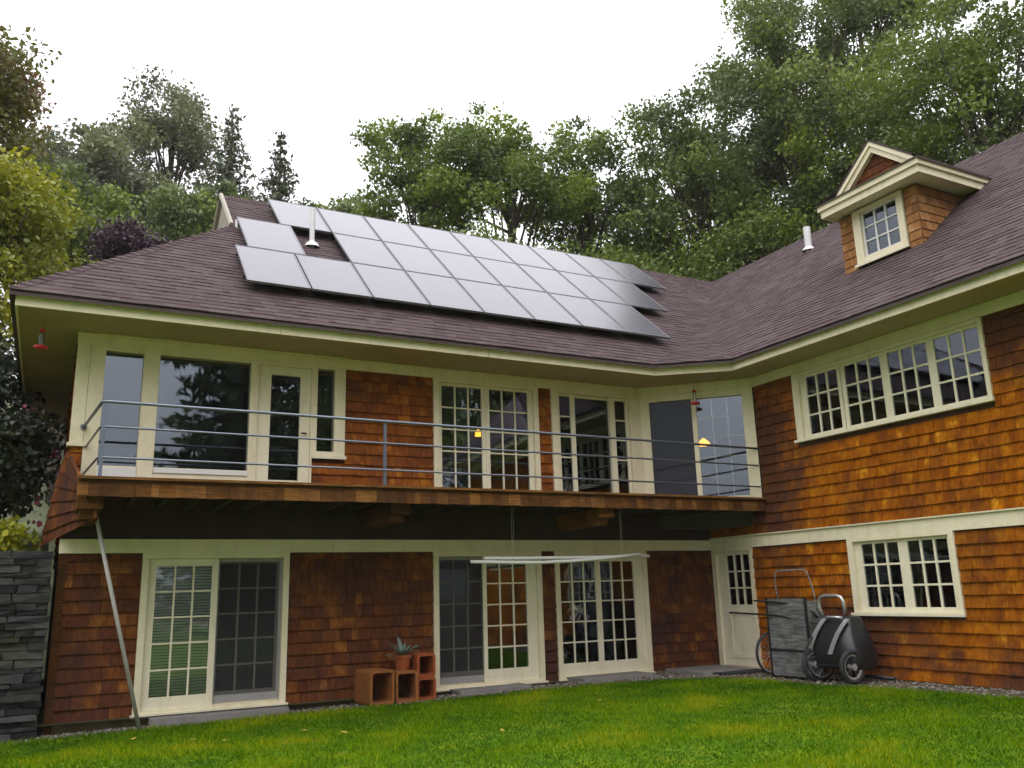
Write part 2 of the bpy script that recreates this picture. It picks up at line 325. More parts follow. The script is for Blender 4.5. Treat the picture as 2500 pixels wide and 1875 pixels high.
# ------------------------------------------------------------------ ground
def zl(x, y=0): return -.13+.016*(max(-14, min(12, x))+5)+ (-.012*(y+4) if y < -4 else 0)*0
def edge_y(x):   # lawn border against the house
    pts = [(-14, -.5), (-5, -.5), (-2.4, -.6), (.5, -.75), (3.6, -1.15), (4.6, -1.9), (5.0, -3.9), (5.25, -6.4), (5.4, -14), (5.45, -30)]
    return pts
lawn_line = [(-60, -.35), (-14, -.35), (-6.2, -.40), (-5, -.45), (-3.8, -.55), (-2.4, -.58), (-1, -.80), (.5, -.78), (2, -.95), (3.6, -1.20), (4.3, -1.7), (4.65, -2.6), (4.85, -3.9), (5.15, -5.0), (5.35, -6.6), (5.4, -14), (5.4, -40)]
g = MB()
V_ = []
for k, (x, y) in enumerate(lawn_line):
    V_.append((x, y))
# big base sheet reaching the horizon
xs = [-400, -120, -60, -30]+list(np.linspace(-14, 14, 29))+[30, 60, 120, 400]
ys = [-400, -120, -60]+list(np.linspace(-30, 0, 21))+[4, 12]
vv = [(x, y, zl(x)-.012) for y in ys for x in xs]; nx = len(xs)
ff = [(j*nx+i, j*nx+i+1, (j+1)*nx+i+1, (j+1)*nx+i) for j in range(len(ys)-1) for i in range(nx-1)]
struct(mesh_obj('ground', vv, ff, M['dirt']))
# lawn sheet: in strips from the border towards the camera
def border_pts():
    out = []
    for (x0, y0), (x1, y1) in zip(lawn_line[:-1], lawn_line[1:]):
        n = max(1, int(math.hypot(x1-x0, y1-y0)/.25)) if abs(x0) < 14 and y1 > -14 else 1
        for k in range(n): out.append((x0+(x1-x0)*k/n, y0+(y1-y0)*k/n))
    out.append(lawn_line[-1]); return out
bp = [(x+random.uniform(-.05, .05), y+random.uniform(-.06, .06)) for x, y in border_pts()]
far = (-6, -60)
vv = []; ff = []; fr_ = [0, .06, .14, .25, .4, .6, .8, 1]
for (x, y) in bp:
    for k, tt in enumerate(fr_):
        X = x+(far[0]-x)*tt; Y = y+(far[1]-y)*tt; vv.append((X, Y, zl(X)+(.012 if tt else .0)))
for i in range(len(bp)-1):
    for k in range(len(fr_)-1):
        a = i*len(fr_)+k; ff.append((a, a+1, a+len(fr_)+1, a+len(fr_)))
struct(mesh_obj('lawn', vv, ff, M['lawn']))
import bisect
def in_lawn(x, y):
    # inside the lawn: below the border polyline for x<4.3, left of it for larger x
    if x > 5.35: return False
    lx = [q[0] for q in lawn_line]
    i = bisect.bisect(lx, x)-1; i = max(0, min(i, len(lawn_line)-2))
    (x0, y0), (x1, y1) = lawn_line[i], lawn_line[i+1]
    tt = (x-x0)/(x1-x0+1e-9); return y < y0+(y1-y0)*tt-.02
# hillside behind the house and terrace to its left
def hz(x, y):
    if x < -5.7: base = 2.22+.10*max(0, y)
    else: base = -.4
    h = .36*max(0, y-9.5)
    if x > 15: h = max(h, .22*(x-15))
    h = min(h, 16+.05*max(0, y-60))
    return max(base, h)
xs = [-120, -60, -40, -26, -18, -13, -10, -8, -7, -6.3, -5.72, -5.68, 0, 5, 10, 15, 20, 26, 34, 46, 70, 130]
ys = [-.22, .5, 1.5, 3, 5, 7, 9, 9.6, 11, 13, 16, 20, 25, 30, 36, 44, 55, 70, 100, 160]
vv = [(x, y, hz(x, y)+(random.uniform(-.15, .15) if y > 11 else 0)) for y in ys for x in xs]; nx = len(xs)
ff = [(j*nx+i, j*nx+i+1, (j+1)*nx+i+1, (j+1)*nx+i) for j in range(len(ys)-1) for i in range(nx-1)]
struct(mesh_obj('hillside', vv, ff, M['hill'], smooth=True))

# ------------------------------------------------------------------ house
house = thing('shingled_house', 'L-shaped two storey cedar shingle house with cream trim and brown roof', 'house')

# openings per wall: (a0,a1,z0,z1)
OP_L_low = [(-4.5, -2.4, -.02, 2.22), (0, 2.07, -.02, 2.22), (2.35, 4.37, -.02, 2.22)]
OP_L_up = [(-5.40, -2.10, 3.1, 5.23), (-2.12, -1.56, 3.72, 5.23), (.02, 2.12, 3.1, 5.23), (2.40, 4.25, 3.1, 5.23)]
OP_R = [(.06, 1.17, .0, 2.22), (3.42, 5.37, 1.0, 2.22), (2.6, 6.3, 3.97, 5.22)]

def wall_mesh(name, F, a0, a1, z0, z1, holes, mat, th=.16):
    As = sorted(set([a0, a1]+[h for q in holes for h in q[:2] if a0 < h < a1])); Zs = sorted(set([z0, z1]+[h for q in holes for h in q[2:] if z0 < h < z1]))
    mb = MB()
    for j in range(len(Zs)-1):
        run = None
        for i in range(len(As)-1):
            ca, cz = (As[i]+As[i+1])/2, (Zs[j]+Zs[j+1])/2
            hole = any(q[0] < ca < q[1] and q[2] < cz < q[3] for q in holes)
            if not hole:
                run = (run[0], As[i+1]) if run else (As[i], As[i+1])
            if run and (hole or i == len(As)-2):
                mb.box(run[0], run[1], -th, 0, Zs[j], Zs[j+1], F); run = None
    return mb.build(name, mat, house)
def row_shingles(F, a0, a1, z0, z1, holes, ex=.178, zbase=None, bound=None):
    """list of (a, width, z, height) of cedar shingles; bound(z)->(a0,a1) optional"""
    out = []; z = z0
    while z < z1-.03:
        h = min(ex, z1-z); mid = z+h*.5
        lo, hi = (a0, a1) if not bound else bound(z+h)
        iv = [(lo, hi)]
        for q in holes:
            if q[2] < mid < q[3]:
                nv = []
                for (s, e) in iv:
                    if q[1] <= s or q[0] >= e: nv.append((s, e))
                    else:
                        if q[0] > s: nv.append((s, q[0]))
                        if q[1] < e: nv.append((q[1], e))
                iv = nv
        for (s, e) in iv:
            a = s
            while a < e-.02:
                wd = random.choice([.10, .12, .14, .16, .18, .20, .22])
                if a+wd > e-.06: wd = e-a
                out.append((a, wd, z, h)); a += wd
        z += ex
    return out
def wedge(wd, h, t):
    return [(0.002, 0, 0), (wd-.002, 0, 0), (wd-.002, t, 0), (.002, t, 0), (.002, 0, h), (wd-.002, 0, h), (wd-.002, .005, h), (.002, .005, h)]
def joined_shingles(name, F, lst, mat, parent):
    mb = MB()
    for (a, wd, z, h) in lst:
        tt = random.uniform(.030, .042); dz = random.uniform(-.006, .003)
        mb.add([F.p(a+q[0], q[1]+.001, z+q[2]+(dz if q[2] == 0 else .006)) for q in wedge(wd, h, tt)], MB.BF, random.random())
    return stuff(mb.build(name, mat, parent, tint=True))

wall_l_low = wall_mesh('wall', FL, XL, XR, -.35, 2.9, OP_L_low, M['sheath'])
wall_l_up = wall_mesh('wall', FL, XL, 4.45, 2.9, 5.43, OP_L_up, M['sheath'])
wall_r = wall_mesh('wall', FR, -.16, 11.0, -.35, 2.95, OP_R[:2], M['sheath'])
wall_mesh('wall', FR, 1.56, 11.0, 2.951, 5.43, OP_R[2:], M['sheath'])
# shingles on the left wing, joined (dark, seen as courses), and on the right wing, the nearest ones singly
ll = row_shingles(FL, XL+.09, XR, -.02, 2.2, OP_L_low)
joined_shingles('shingles', FL, ll, M['cedar_dark'], wall_l_low)
MB().box(XL, XR-.03, .0, .04, 2.416, 2.86, FL).build('shade_band', M['under'], house)  # shingle band in the balcony's shade, drawn as one near-black board
ll = row_shingles(FL, XL, 4.25, 3.1, 5.24, [(-5.33, -2.10, 3.0, 5.3), (-2.12, -1.56, 3.70, 5.3), (.02, 2.12, 3.0, 5.3), (2.40, 4.3, 3.0, 5.3), (-5.6, -5.3, 3.74, 5.3)])
joined_shingles('shingles', FL, ll, M['cedar_red'], wall_l_up)
rl = row_shingles(FR, .02, 11.0, .06, 2.2, [(.0, 1.17, -.1, 2.3), (3.42, 5.37, 1.0, 2.3)])
rl += row_shingles(FR, 1.60, 11.0, 2.46, 5.24, [(2.6, 6.3, 3.97, 5.3)])
rl += row_shingles(FR, .02, 1.60, 2.46, 2.88, [])
camv = Vector(CAM)
vis = [q for q in rl if q[0]+q[1] < 6.75 and not (q[2] > 4.7)]
vis.sort(key=lambda q: -(q[1]*q[3])/((FR.p(q[0], 0, q[2])-camv).length**2) if q[1] > .05 else 0)
near = set(vis[:300]); rest = [q for q in rl if q not in near]
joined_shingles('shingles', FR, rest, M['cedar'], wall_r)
cache = {}
for (a, wd, z, h) in near:
    tk = random.choice([.030, .036, .042]); key = (round(wd, 2), round(h, 2), tk)
    if key not in cache:
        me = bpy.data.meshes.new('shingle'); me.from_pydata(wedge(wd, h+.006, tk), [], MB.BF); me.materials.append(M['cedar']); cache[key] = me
    o = bpy.data.objects.new('shingle', cache[key]); COL.objects.link(o); o.parent = wall_r
    o.matrix_world = FR.mat(a, .001, z+random.uniform(-.006, .003))
# foundation strip, end and back walls, storeys inside
fm = MB(); fm.box(XL, XR, -.02, .02, -.35, -.025, FL); fm.box(.0, 11, -.02, .02, -.35, .055, FR); fm.build('foundation', M['concrete'], house)
wb = MB()
wb.box(XL, XL+.16, .17, 8.2, -.3, 5.43); wb.box(XL, 13.2, 8.2, 8.36, -.3, 5.43); wb.box(13.2, 13.36, -11, 8.36, -.3, 5.43); wb.box(XR, 13.36, -11.16, -11, -.3, 5.43)
wall_end = wb.build('wall', M['sheath'], house)
FE = Frame((XL, 8.2, 0), (0, -1, 0), (-1, 0, 0))
joined_shingles('shingles', FE, row_shingles(FE, 0, 8.17, 2.3, 5.41, []), M['cedar_red'], wall_end)
fl = MB()
fl.box(XL+.16, 13.2, .16, 8.2, -.06, -.03); fl.box(XR+.16, 13.2, -11, .16, -.06, -.03)
fl.box(XL+.16, 13.2, .16, 8.2, 2.62, 3.07); fl.box(XR+.16, 13.2, -11, .15, 2.62, 3.07)
fl.prism([(4.6, .16), (XR+.16, .16), (XR+.16, -1.45)], 2.62, 3.07)
fl.box(XL+.16, 13.2, .16, 8.2, 5.44, 5.5); fl.box(XR+.16, 13.2, -11, .15, 5.44, 5.5); fl.prism([(4.6, .16), (XR+.16, .16), (XR+.16, -1.45)], 5.44, 5.5)
fl.build('floor_slab', M['interior'], house)
pt = MB(); pt.box(XL+.16, 13.2, 4.2, 4.3, -.03, 5.27); pt.box(9.8, 9.9, -11, 4.2, -.03, 5.27); pt.box(-1.0, -.9, .17, 4.2, -.03, 2.62); pt.box(XR+.2, 9.8, -2.2, -2.1, 0, 2.6); pt.box(XR+.2, 9.8, -2.2, -2.1, 3.07, 5.27)
pt.build('partition', M['interior'], house)

# trims
def board(name, F, a0, a1, z0, z1, o0=.0, o1=.045, mat=None, parent=None):
    n = max(1, round((a1-a0)/3.9))
    if n > 1:
        for k in range(n): board(name, F, a0+(a1-a0)*k/n, a0+(a1-a0)*(k+1)/n-(.003 if k < n-1 else 0), z0, z1, o0, o1+random.uniform(-.002, .002), mat, parent)
        return
    return MB().box(a0, a1, o0, o1, z0, z1, F).build(name, mat or M['cream'], parent or house)
board('trim_board', FL, XL-.02, XR-.045, 2.22, 2.415, 0, .05)
board('trim_board', FR, .0, 11, 2.22, 2.43, 0, .052)
board('drip_cap', FR, .05, 11, 2.432, 2.452, 0, .085)
board('corner_board', FL, XL-.015, XL+.09, -.3, 2.219, 0, .04, M['deck'])

# ------------------------------------------------------------------ windows and doors
def bars(F, ga0, ga1, gz0, gz1, cols, rows, o0, o1, parent, mat, wd=.026):
    for i in range(1, cols):
        a = ga0+(ga1-ga0)*i/cols; MB().box(a-wd/2, a+wd/2, o0, o1, gz0, gz1, F).build('muntin', mat, parent)
    for j in range(1, rows):
        z = gz0+(gz1-gz0)*j/rows; MB().box(ga0, ga1, o0-.001, o1+.002, z-wd*.42, z+wd*.42, F).build('muntin', mat, parent)
def panes(F, ga0, ga1, gz0, gz1, cols, rows, oo, parent, wd=.02):
    for i in range(cols):
        for j in range(rows):
            a0 = ga0+(ga1-ga0)*i/cols; a1 = ga0+(ga1-ga0)*(i+1)/cols; z0 = gz0+(gz1-gz0)*j/rows; z1 = gz0+(gz1-gz0)*(j+1)/rows
            ji = random.uniform(-.0012, .0012)
            v = [F.p(a0, oo+ji, z0), F.p(a1, oo-ji, z0), F.p(a1, oo-ji-.006, z0), F.p(a0, oo+ji-.006, z0), F.p(a0, oo, z1), F.p(a1, oo, z1), F.p(a1, oo-.006, z1), F.p(a0, oo-.006, z1)]
            MB().hexa(v).build('pane', M['glass'], parent)
def rect_frame(F, s, g, o0, o1, name, mat, parent):
    """frame between outer rect s and inner rect g"""
    mb = MB(); mb.box(s[0], g[0], o0, o1, s[2], s[3], F); mb.box(g[1], s[1], o0, o1, s[2], s[3], F)
    mb.box(g[0], g[1], o0, o1, s[2], g[2], F); mb.box(g[0], g[1], o0, o1, g[3], s[3], F)
    return mb.build(name, mat, parent)
def unit(name, F, outer, inner, leaves, sill=True, o_out=.058, label=None):
    """casing is the part; sashes, panes and muntins are its pieces.
    leaf: dict(s=sash rect, g=glass rect, n=(cols,rows), o=sash front offset, screen=bool)"""
    c = rect_frame(F, outer, inner, -.14, o_out, name, M['cream'], house)
    if label: c['label'] = label
    if sill: MB().box(outer[0]-.03, outer[1]+.03, o_out, o_out+.05, outer[2]-.001, outer[2]+.045, F).build('sill', M['cream_wood'], c)
    for lf in leaves:
        o = lf.get('o', -.03); mt = lf.get('mat', M['cream_wood'])
        rect_frame(F, lf['s'], lf['g'], o-.045, o, 'sash', mt, c)
        panes(F, *lf['g'], *lf['n'], o-.022, c)
        bars(F, *lf['g'], *lf['n'], o-.036, o-.006, c, mt, lf.get('w', .028))
        if lf.get('screen'):
            s = lf['s']; gg = lf['g']
            rect_frame(F, (s[0]+.01, s[1]-.005, s[2]+.03, s[3]), (s[0]+.05, s[1]-.04, s[2]+.13, s[3]-.05), o+.004, o+.018, 'screen_frame', M['alu'], c)
            MB().box(s[0]+.045, s[1]-.035, o+.010, o+.012, s[2]+.12, s[3]-.045, F).build('insect_screen', M['screen'], c)
    return c
# lower left slider
unit('sliding_door', FL, (-4.5, -2.4, -.02, 2.219), (-4.41, -2.49, .06, 2.14),
     [dict(s=(-4.41, -3.44, .06, 2.14), g=(-4.30, -3.53, .23, 2.03), n=(3, 5), o=.0),
      dict(s=(-3.47, -2.49, .06, 2.14), g=(-3.40, -2.57, .24, 2.06), n=(3, 5), o=-.055, screen=True)], label='lower sliding door with a blind behind its fixed left leaf')
unit('sliding_door', FL, (0, 2.07, -.02, 2.219), (.09, 1.97, .06, 2.14),
     [dict(s=(.09, .97, .06, 2.14), g=(.14, .93, .27, 2.08), n=(3, 5), o=-.055, screen=True),
      dict(s=(.93, 1.97, .06, 2.14), g=(1.0, 1.78, .27, 2.03), n=(3, 5), o=.0)])
unit('sliding_door', FL, (2.35, 4.37, -.02, 2.219), (2.42, 4.28, .06, 2.14),
     [dict(s=(2.42, 3.31, .06, 2.14), g=(2.48, 3.23, .27, 2.03), n=(3, 5), o=-.004),
      dict(s=(3.27, 4.28, .06, 2.14), g=(3.34, 4.08, .27, 2.03), n=(3, 5), o=.0)])
# upper sliders
unit('sliding_door', FL, (.02, 2.12, 3.1, 5.225), (.12, 2.02, 3.14, 5.17),
     [dict(s=(.12, 1.09, 3.14, 5.17), g=(.20, .98, 3.17, 5.12), n=(3, 5), o=-.02), dict(s=(1.05, 2.02, 3.14, 5.17), g=(1.13, 1.92, 3.17, 5.12), n=(3, 5), o=-.005)], sill=False)
unit('sliding_door', FL, (2.40, 4.25, 3.1, 5.225), (2.54, 4.18, 3.14, 5.17),
     [dict(s=(2.54, 2.95, 3.14, 5.17), g=(2.61, 2.85, 3.17, 5.12), n=(1, 5), o=-.005), dict(s=(2.90, 3.82, 3.14, 5.17), g=(2.95, 3.75, 3.17, 5.12), n=(1, 1), o=-.05),
      dict(s=(3.75, 4.18, 3.14, 5.17), g=(3.87, 4.12, 3.17, 5.12), n=(1, 5), o=-.004)], sill=False)
# bay at the upper left: two big panes, glazed door, narrow window
c = rect_frame(FL, (-5.40, -4.67, 3.1, 5.225), (-5.20, -4.68, 3.46, 5.17), -.14, .05, 'picture_window', M['cream'], house)
MB().box(-5.20, -4.68, -.03, .06, 3.12, 3.44, FL).build('apron', M['white'], c)
panes(FL, -5.20, -4.68, 3.46, 5.17, 1, 1, -.02, c)
MB().box(-4.669, -4.46, -.14, .065, 3.1, 5.225, FL).build('mullion', M['cream'], c)
c = rect_frame(FL, (-4.459, -3.03, 3.1, 5.225), (-4.45, -3.10, 3.46, 5.18), -.14, .05, 'picture_window', M['cream'], house)
panes(FL, -4.45, -3.10, 3.46, 5.18, 1, 1, -.02, c)
MB().box(-4.45, -3.10, .051, .075, 3.12, 3.16, FL).build('sill', M['white'], c); MB().box(-4.45, -3.10, .051, .065, 3.24, 3.27, FL).build('rail', M['white'], c); MB().box(-4.45, -3.10, .051, .07, 3.38, 3.45, FL).build('rail', M['white'], c)
c = rect_frame(FL, (-3.029, -2.10, 3.1, 5.225), (-2.98, -2.13, 3.13, 5.18), -.14, .05, 'door', M['cream'], house); c['label'] = 'glazed balcony door with one tall pane'
rect_frame(FL, (-2.98, -2.13, 3.13, 5.18), (-2.77, -2.30, 3.34, 5.04), -.06, .0, 'door_leaf', M['cream_wood'], c)
panes(FL, -2.77, -2.30, 3.34, 5.04, 1, 1, -.03, c)
MB().tube([FL.p(-2.2, .0, 4.1), FL.p(-2.2, .05, 4.1), FL.p(-2.28, .05, 4.1)], .012, 8).build('handle', M['dark_metal'], c)
c = rect_frame(FL, (-2.099, -1.56, 3.72, 5.225), (-2.03, -1.74, 3.82, 5.20), -.14, .05, 'window', M['cream'], house); c['label'] = 'narrow single pane window beside the balcony door'
panes(FL, -2.03, -1.74, 3.82, 5.20, 1, 1, -.02, c); MB().box(-2.10, -1.54, .05, .09, 3.70, 3.75, FL).build('sill', M['cream_wood'], c)
board('frieze_board', FL, XL-.03, 4.42, 5.228, 5.408, 0, .048)
board('frieze_board', FR, 1.58, 11, 5.226, 5.408, 0, .048)
board('frieze_board', FD, .0, 2.2, 5.228, 5.408, -.1, .034)
board('head_moulding', FL, -5.3, -1.56, 5.375, 5.407, .048, .10)
# corner post at the far upper left
cp = MB(); cp.box(XL-.02, -5.405, -.12, .055, 3.76, 5.225, FL); cp.box(XL-.05, -5.34, -.1, .085, 3.72, 3.77, FL); cp.build('corner_post', M['cream'], house)
# post where the diagonal bay starts, then the bay itself
pp = MB(); pp.box(4.255, 4.47, -.15, .05, 3.1, 5.225, FL); pp.build('corner_post', M['cream'], house)
c = rect_frame(FD, (.0, 2.20, 3.1, 5.225), (.21, 1.99, 3.17, 5.10), -.12, .03, 'bay_window', M['cream'], house); c['label'] = 'diagonal glazed bay in the inner corner'
MB().box(1.03, 1.12, -.10, .02, 3.17, 5.10, FD).build('mullion', M['cream'], c)
panes(FD, .21, 1.03, 3.17, 5.10, 1, 1, -.03, c); MB().box(.205, 1.035, -.014, -.012, 3.165, 5.105, FD).build('insect_screen', M['screen'], c); panes(FD, 1.12, 1.99, 3.17, 5.10, 3, 5, -.03, c); bars(FD, 1.12, 1.99, 3.17, 5.10, 3, 5, -.050, -.038, c, M['cream_wood'], .024)
# right wing windows and door
gl = [(2.88, 3.58), (3.74, 4.47), (4.61, 5.33), (5.46, 6.19)]
unit('window', FR, (2.6, 6.3, 3.97, 5.218), (2.75, 6.24, 4.03, 5.16), [dict(s=((2.75 if k == 0 else gl[k][0]-.075), (6.24 if k == 3 else gl[k][1]+.07), 4.03, 5.16), g=(*q, 4.08, 5.11), n=(3, 3), o=0.0-.002*k, w=.034) for k, q in enumerate(gl)], label='row of four nine-pane casements under the eave')
gl = [(3.66, 4.36), (4.53, 5.22)]
unit('window', FR, (3.42, 5.37, 1.0, 2.219), (3.53, 5.28, 1.07, 2.17), [dict(s=(3.53, 4.445, 1.07, 2.17), g=(*gl[0], 1.13, 2.12), n=(3, 3), o=0, w=.036), dict(s=(4.446, 5.28, 1.07, 2.17), g=(*gl[1], 1.13, 2.12), n=(3, 3), o=0, w=.036)])
c = rect_frame(FR, (.045, 1.17, .0, 2.219), (.16, 1.11, .05, 2.17), -.14, .058, 'door', M['cream'], house); c['label'] = 'cream garden door with nine panes over a panel'
rect_frame(FR, (.16, 1.11, .05, 2.17), (.40, 1.03, 1.17, 2.10), -.06, .0, 'door_leaf', M['cream_wood'], c)
panes(FR, .40, 1.03, 1.17, 2.10, 3, 3, -.03, c); bars(FR, .40, 1.03, 1.17, 2.10, 3, 3, -.045, -.005, c, M['cream_wood'], .03)
rect_frame(FR, (.36, 1.05, .2, 1.05), (.43, .98, .27, .98), .001, .014, 'door_panel', M['cream_wood'], c)
MB().box(.05, 1.17, .058, .16, .0, .045, FR).build('threshold', M['slab'], c)

# ------------------------------------------------------------------ balcony
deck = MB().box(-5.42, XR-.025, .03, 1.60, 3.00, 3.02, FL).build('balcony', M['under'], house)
for k in range(11):
    y0 = .04+k*.146; MB().box(-5.42, XR-.03, y0, y0+.138, 3.021, 3.06, FL).build('plank', M['deck'], deck)
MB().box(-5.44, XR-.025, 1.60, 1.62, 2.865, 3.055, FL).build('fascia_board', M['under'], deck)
a = -5.46
while a < XR-.06:
    wd = min(random.choice([.10, .13, .16, .19, .22]), XR-.03-a)
    o = mesh_obj('fascia_shingle', wedge(wd, .215, random.choice([.026, .032, .038])), MB.BF, M['deck'], deck); o.matrix_world = FL.mat(a, 1.621, 2.845+random.uniform(-.006, .004)); a += wd
MB().box(-5.46, XR-.027, 1.56, 1.68, 3.061, 3.095, FL).build('edge_board', M['deck'], deck)
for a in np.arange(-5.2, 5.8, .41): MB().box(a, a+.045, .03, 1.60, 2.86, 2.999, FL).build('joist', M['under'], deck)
for a in (-1.13, 2.53, -5.29):
    MB().box(a-.15, a+.15, .03, 1.50, 2.70, 2.855, FL).build('bracket', M['deck'], deck)
    MB().box(a-.11, a+.11, .03, 1.36, 2.585, 2.699, FL).build('bracket', M['deck'], deck)
# flared shingle skirt at the balcony's left end
sk_top = [Vector((-5.45, -1.62, 3.09)), Vector((-5.60, .55, 3.75))]; sk_bot = [Vector((-5.20, -1.42, 2.60)), Vector((-5.82, .8, 2.38))]
nrow = 6
skirt = MB()
for i in range(nrow):
    t0, t1 = i/nrow, (i+1.25)/nrow
    def P(tt, s): return sk_top[0].lerp(sk_bot[0], tt).lerp(sk_top[1].lerp(sk_bot[1], tt), s)
    s = 0.
    while s < 1:
        e = min(1, s+random.uniform(.05, .09)); off = Vector((-.03, -.02, -.012))*(.4+.6)
        q = [P(t0, s), P(t0, e), P(min(t1, 1.02), e)+off, P(min(t1, 1.02), s)+off]; bk = Vector((.03, .02, .02))
        skirt.hexa([q[3]+bk, q[2]+bk, q[2], q[3], q[0]+bk, q[1]+bk, q[1], q[0]], random.random()); s = e
sk_o = skirt.build('flared_skirt', M['cedar_dark'], house, tint=True)
# railing
rail = MB().tube([(XR-.01, -1.57, 4.03), (0, -1.57, 4.06), (-5.18, -1.57, 4.08), (-5.235, -1.54, 4.08), (-5.25, -1.5, 4.08), (-5.41, -.06, 4.0)], .021, 10).build('railing', M['rail'], house, smooth=True)
MB().tube([(XR-.01, -1.56, 3.71), (0, -1.56, 3.73), (-5.18, -1.56, 3.75), (-5.235, -1.53, 3.75), (-5.25, -1.49, 3.75), (-5.36, -.06, 3.72)], .015, 8).build('rail', M['rail'], rail, smooth=True)
MB().tube([(XR-.01, -1.56, 3.31), (0, -1.56, 3.33), (-5.18, -1.56, 3.35), (-5.235, -1.53, 3.35), (-5.25, -1.49, 3.35), (-5.36, -.06, 3.33)], .015, 8).build('rail', M['rail'], rail, smooth=True)
for a in (-5.21, -1.40, 2.35): 
    if a != 2.35: MB().box(a-.022, a+.022, 1.53, 1.56, 3.09, 4.06, FL).build('post', M['rail'], rail)
MB().lathe([(0, 0), (.045, 0), (.045, .02), (0, .02)], 12, (0, 0, 0)).build('wall_flange', M['rail'], rail).matrix_world = Matrix.Translation((-5.41, -.06, 4.0)) @ Matrix.Rotation(math.pi/2, 4, 'X')

# ------------------------------------------------------------------ roof
m8 = .85; CT = 1/math.sqrt(1+m8*m8); ST = m8*CT; ZE = 5.594
X0, Y0, XE = -6.45, -1.16, 5.13
K1 = Vector((4.02, Y0, ZE)); K2 = Vector((XE, -2.03, ZE)); AP = Vector((XE+2, Y0+2, ZE+m8*2))
TR = 4.84; ZR = ZE+m8*TR; GX = -3.12; TG = GX-X0
roof_base = MB()
dn = Vector((0, 0, -.035))
def poly(pts):
    n = len(pts); up = [Vector(q)+dn for q in pts]; lo = [q+Vector((0, 0, -.05)) for q in up]
    roof_base.add(up+lo, [tuple(range(n)), tuple(range(n, 2*n))[::-1]]+[(i, n+i, n+(i+1) % n, (i+1) % n) for i in range(n)])
RP = Vector((XE+TR, Y0+TR, ZR)); GP = Vector((GX, Y0+TR, ZR)); HF = Vector((GX, Y0+TG, ZE+m8*TG)); HB = Vector((GX, Y0+2*TR-TG, ZE+m8*TG))
E0 = Vector((X0, Y0, ZE)); EB = Vector((X0, Y0+2*TR, ZE)); YF = -11.5
poly([E0, K1, AP, RP, GP, HF]); poly([K2, (XE, YF, ZE), (RP.x, YF, ZR), RP, AP]); poly([K1, K2, AP])
poly([E0, HF, HB, EB]); OB = Vector((XE+2*TR, Y0+2*TR, ZE)); poly([EB, HB, GP, RP, OB]); poly([RP, (RP.x, YF, ZR), (OB.x, YF, ZE), OB])
roof = roof_base.build('roof', M['asphalt'], house)
gb = MB(); gb.add([HF+Vector((.0, 0, -.05)), HB+Vector((0, 0, -.05)), GP+Vector((0, 0, -.04))], [(0, 1, 2)])
gb.add([q+Vector((.12, 0, 0)) for q in (HF, HB, GP)], [(0, 2, 1)]); gb.build('gablet', M['gap'], roof)
rk = MB()
for a, b in ((HF, GP), (HB, GP)): rk.tube([a+Vector((-.04, 0, .02)), b+Vector((-.04, 0, .02))], .05, 6)
rk.build('rake_board', M['gap'], roof)

def courses(O, e, s, dmax, interval, ex=.143):
    """asphalt shingle courses as separate strips; O origin on the eave line, e along it, s up the slope"""
    O = Vector(O); e = Vector(e); s = Vector(s); nn = e.cross(s)
    if nn.z < 0: nn = -nn
    d = -.02
    while d < dmax-.01:
        d2 = min(d+ex*1.15, dmax); lo, hi = interval(max(0, d)); lo2, hi2 = interval(d2)
        if hi-lo < .05: break
        mb = MB(); a = lo; ph = random.uniform(0, .3); first = True
        while a < hi-.01:
            b = a+random.choice([.10, .16, .22, .30, .38])
            if b > hi-.08: b = hi
            # ends follow the hip or valley
            def xx(q): return lo2+(q-lo) if False else (lo2 if q == lo else hi2 if q == hi else min(max(q, min(lo2, hi2)), max(lo2, hi2)))
            th = random.choice([.006, .007, .011, .013]); j = random.uniform(-.004, .004)
            def Q(q, dd, h): return O+e*q+s*dd+nn*h
            ta, tb = xx(a), xx(b)
            if tb > ta+.001 or b > a:
                v = [Q(a, d+j, -.01), Q(b, d+j, -.01), Q(tb, d2, -.03), Q(ta, d2, -.03), Q(a, d+j, th), Q(b, d+j, th), Q(tb, d2, .000), Q(ta, d2, .000)]
                mb.add(v, [(4, 5, 6, 7), (0, 1, 5, 4), (1, 2, 6, 5), (3, 0, 4, 7)], random.random())
            a = b
        mb.build('shingle_course', M['asphalt'], roof, tint=True)
        d += ex
def iv_left(d):
    tt = d*CT; lo = X0+tt if tt < TG else GX
    hi = K1.x+(AP.x-K1.x)*tt/2 if tt < 2 else XE+tt
    return lo, hi
courses((0, Y0, ZE), (1, 0, 0), (0, CT, ST), TR/CT, iv_left)
def iv_right(d):
    tt = d*CT; hi = K2.y+(AP.y-K2.y)*tt/2 if tt < 2 else Y0+tt
    return -hi, 11.5
courses((XE, 0, ZE), (0, -1, 0), (CT, 0, ST), TR/CT, iv_right)
ed = (K2-K1); elen = ed.length; ed.normalize(); up = AP-K1; al = up.dot(ed); su = (up-ed*al); dl = su.length; su.normalize()
courses(K1, ed, su, dl, lambda d: (al*d/dl, elen+(al-elen)*d/dl))
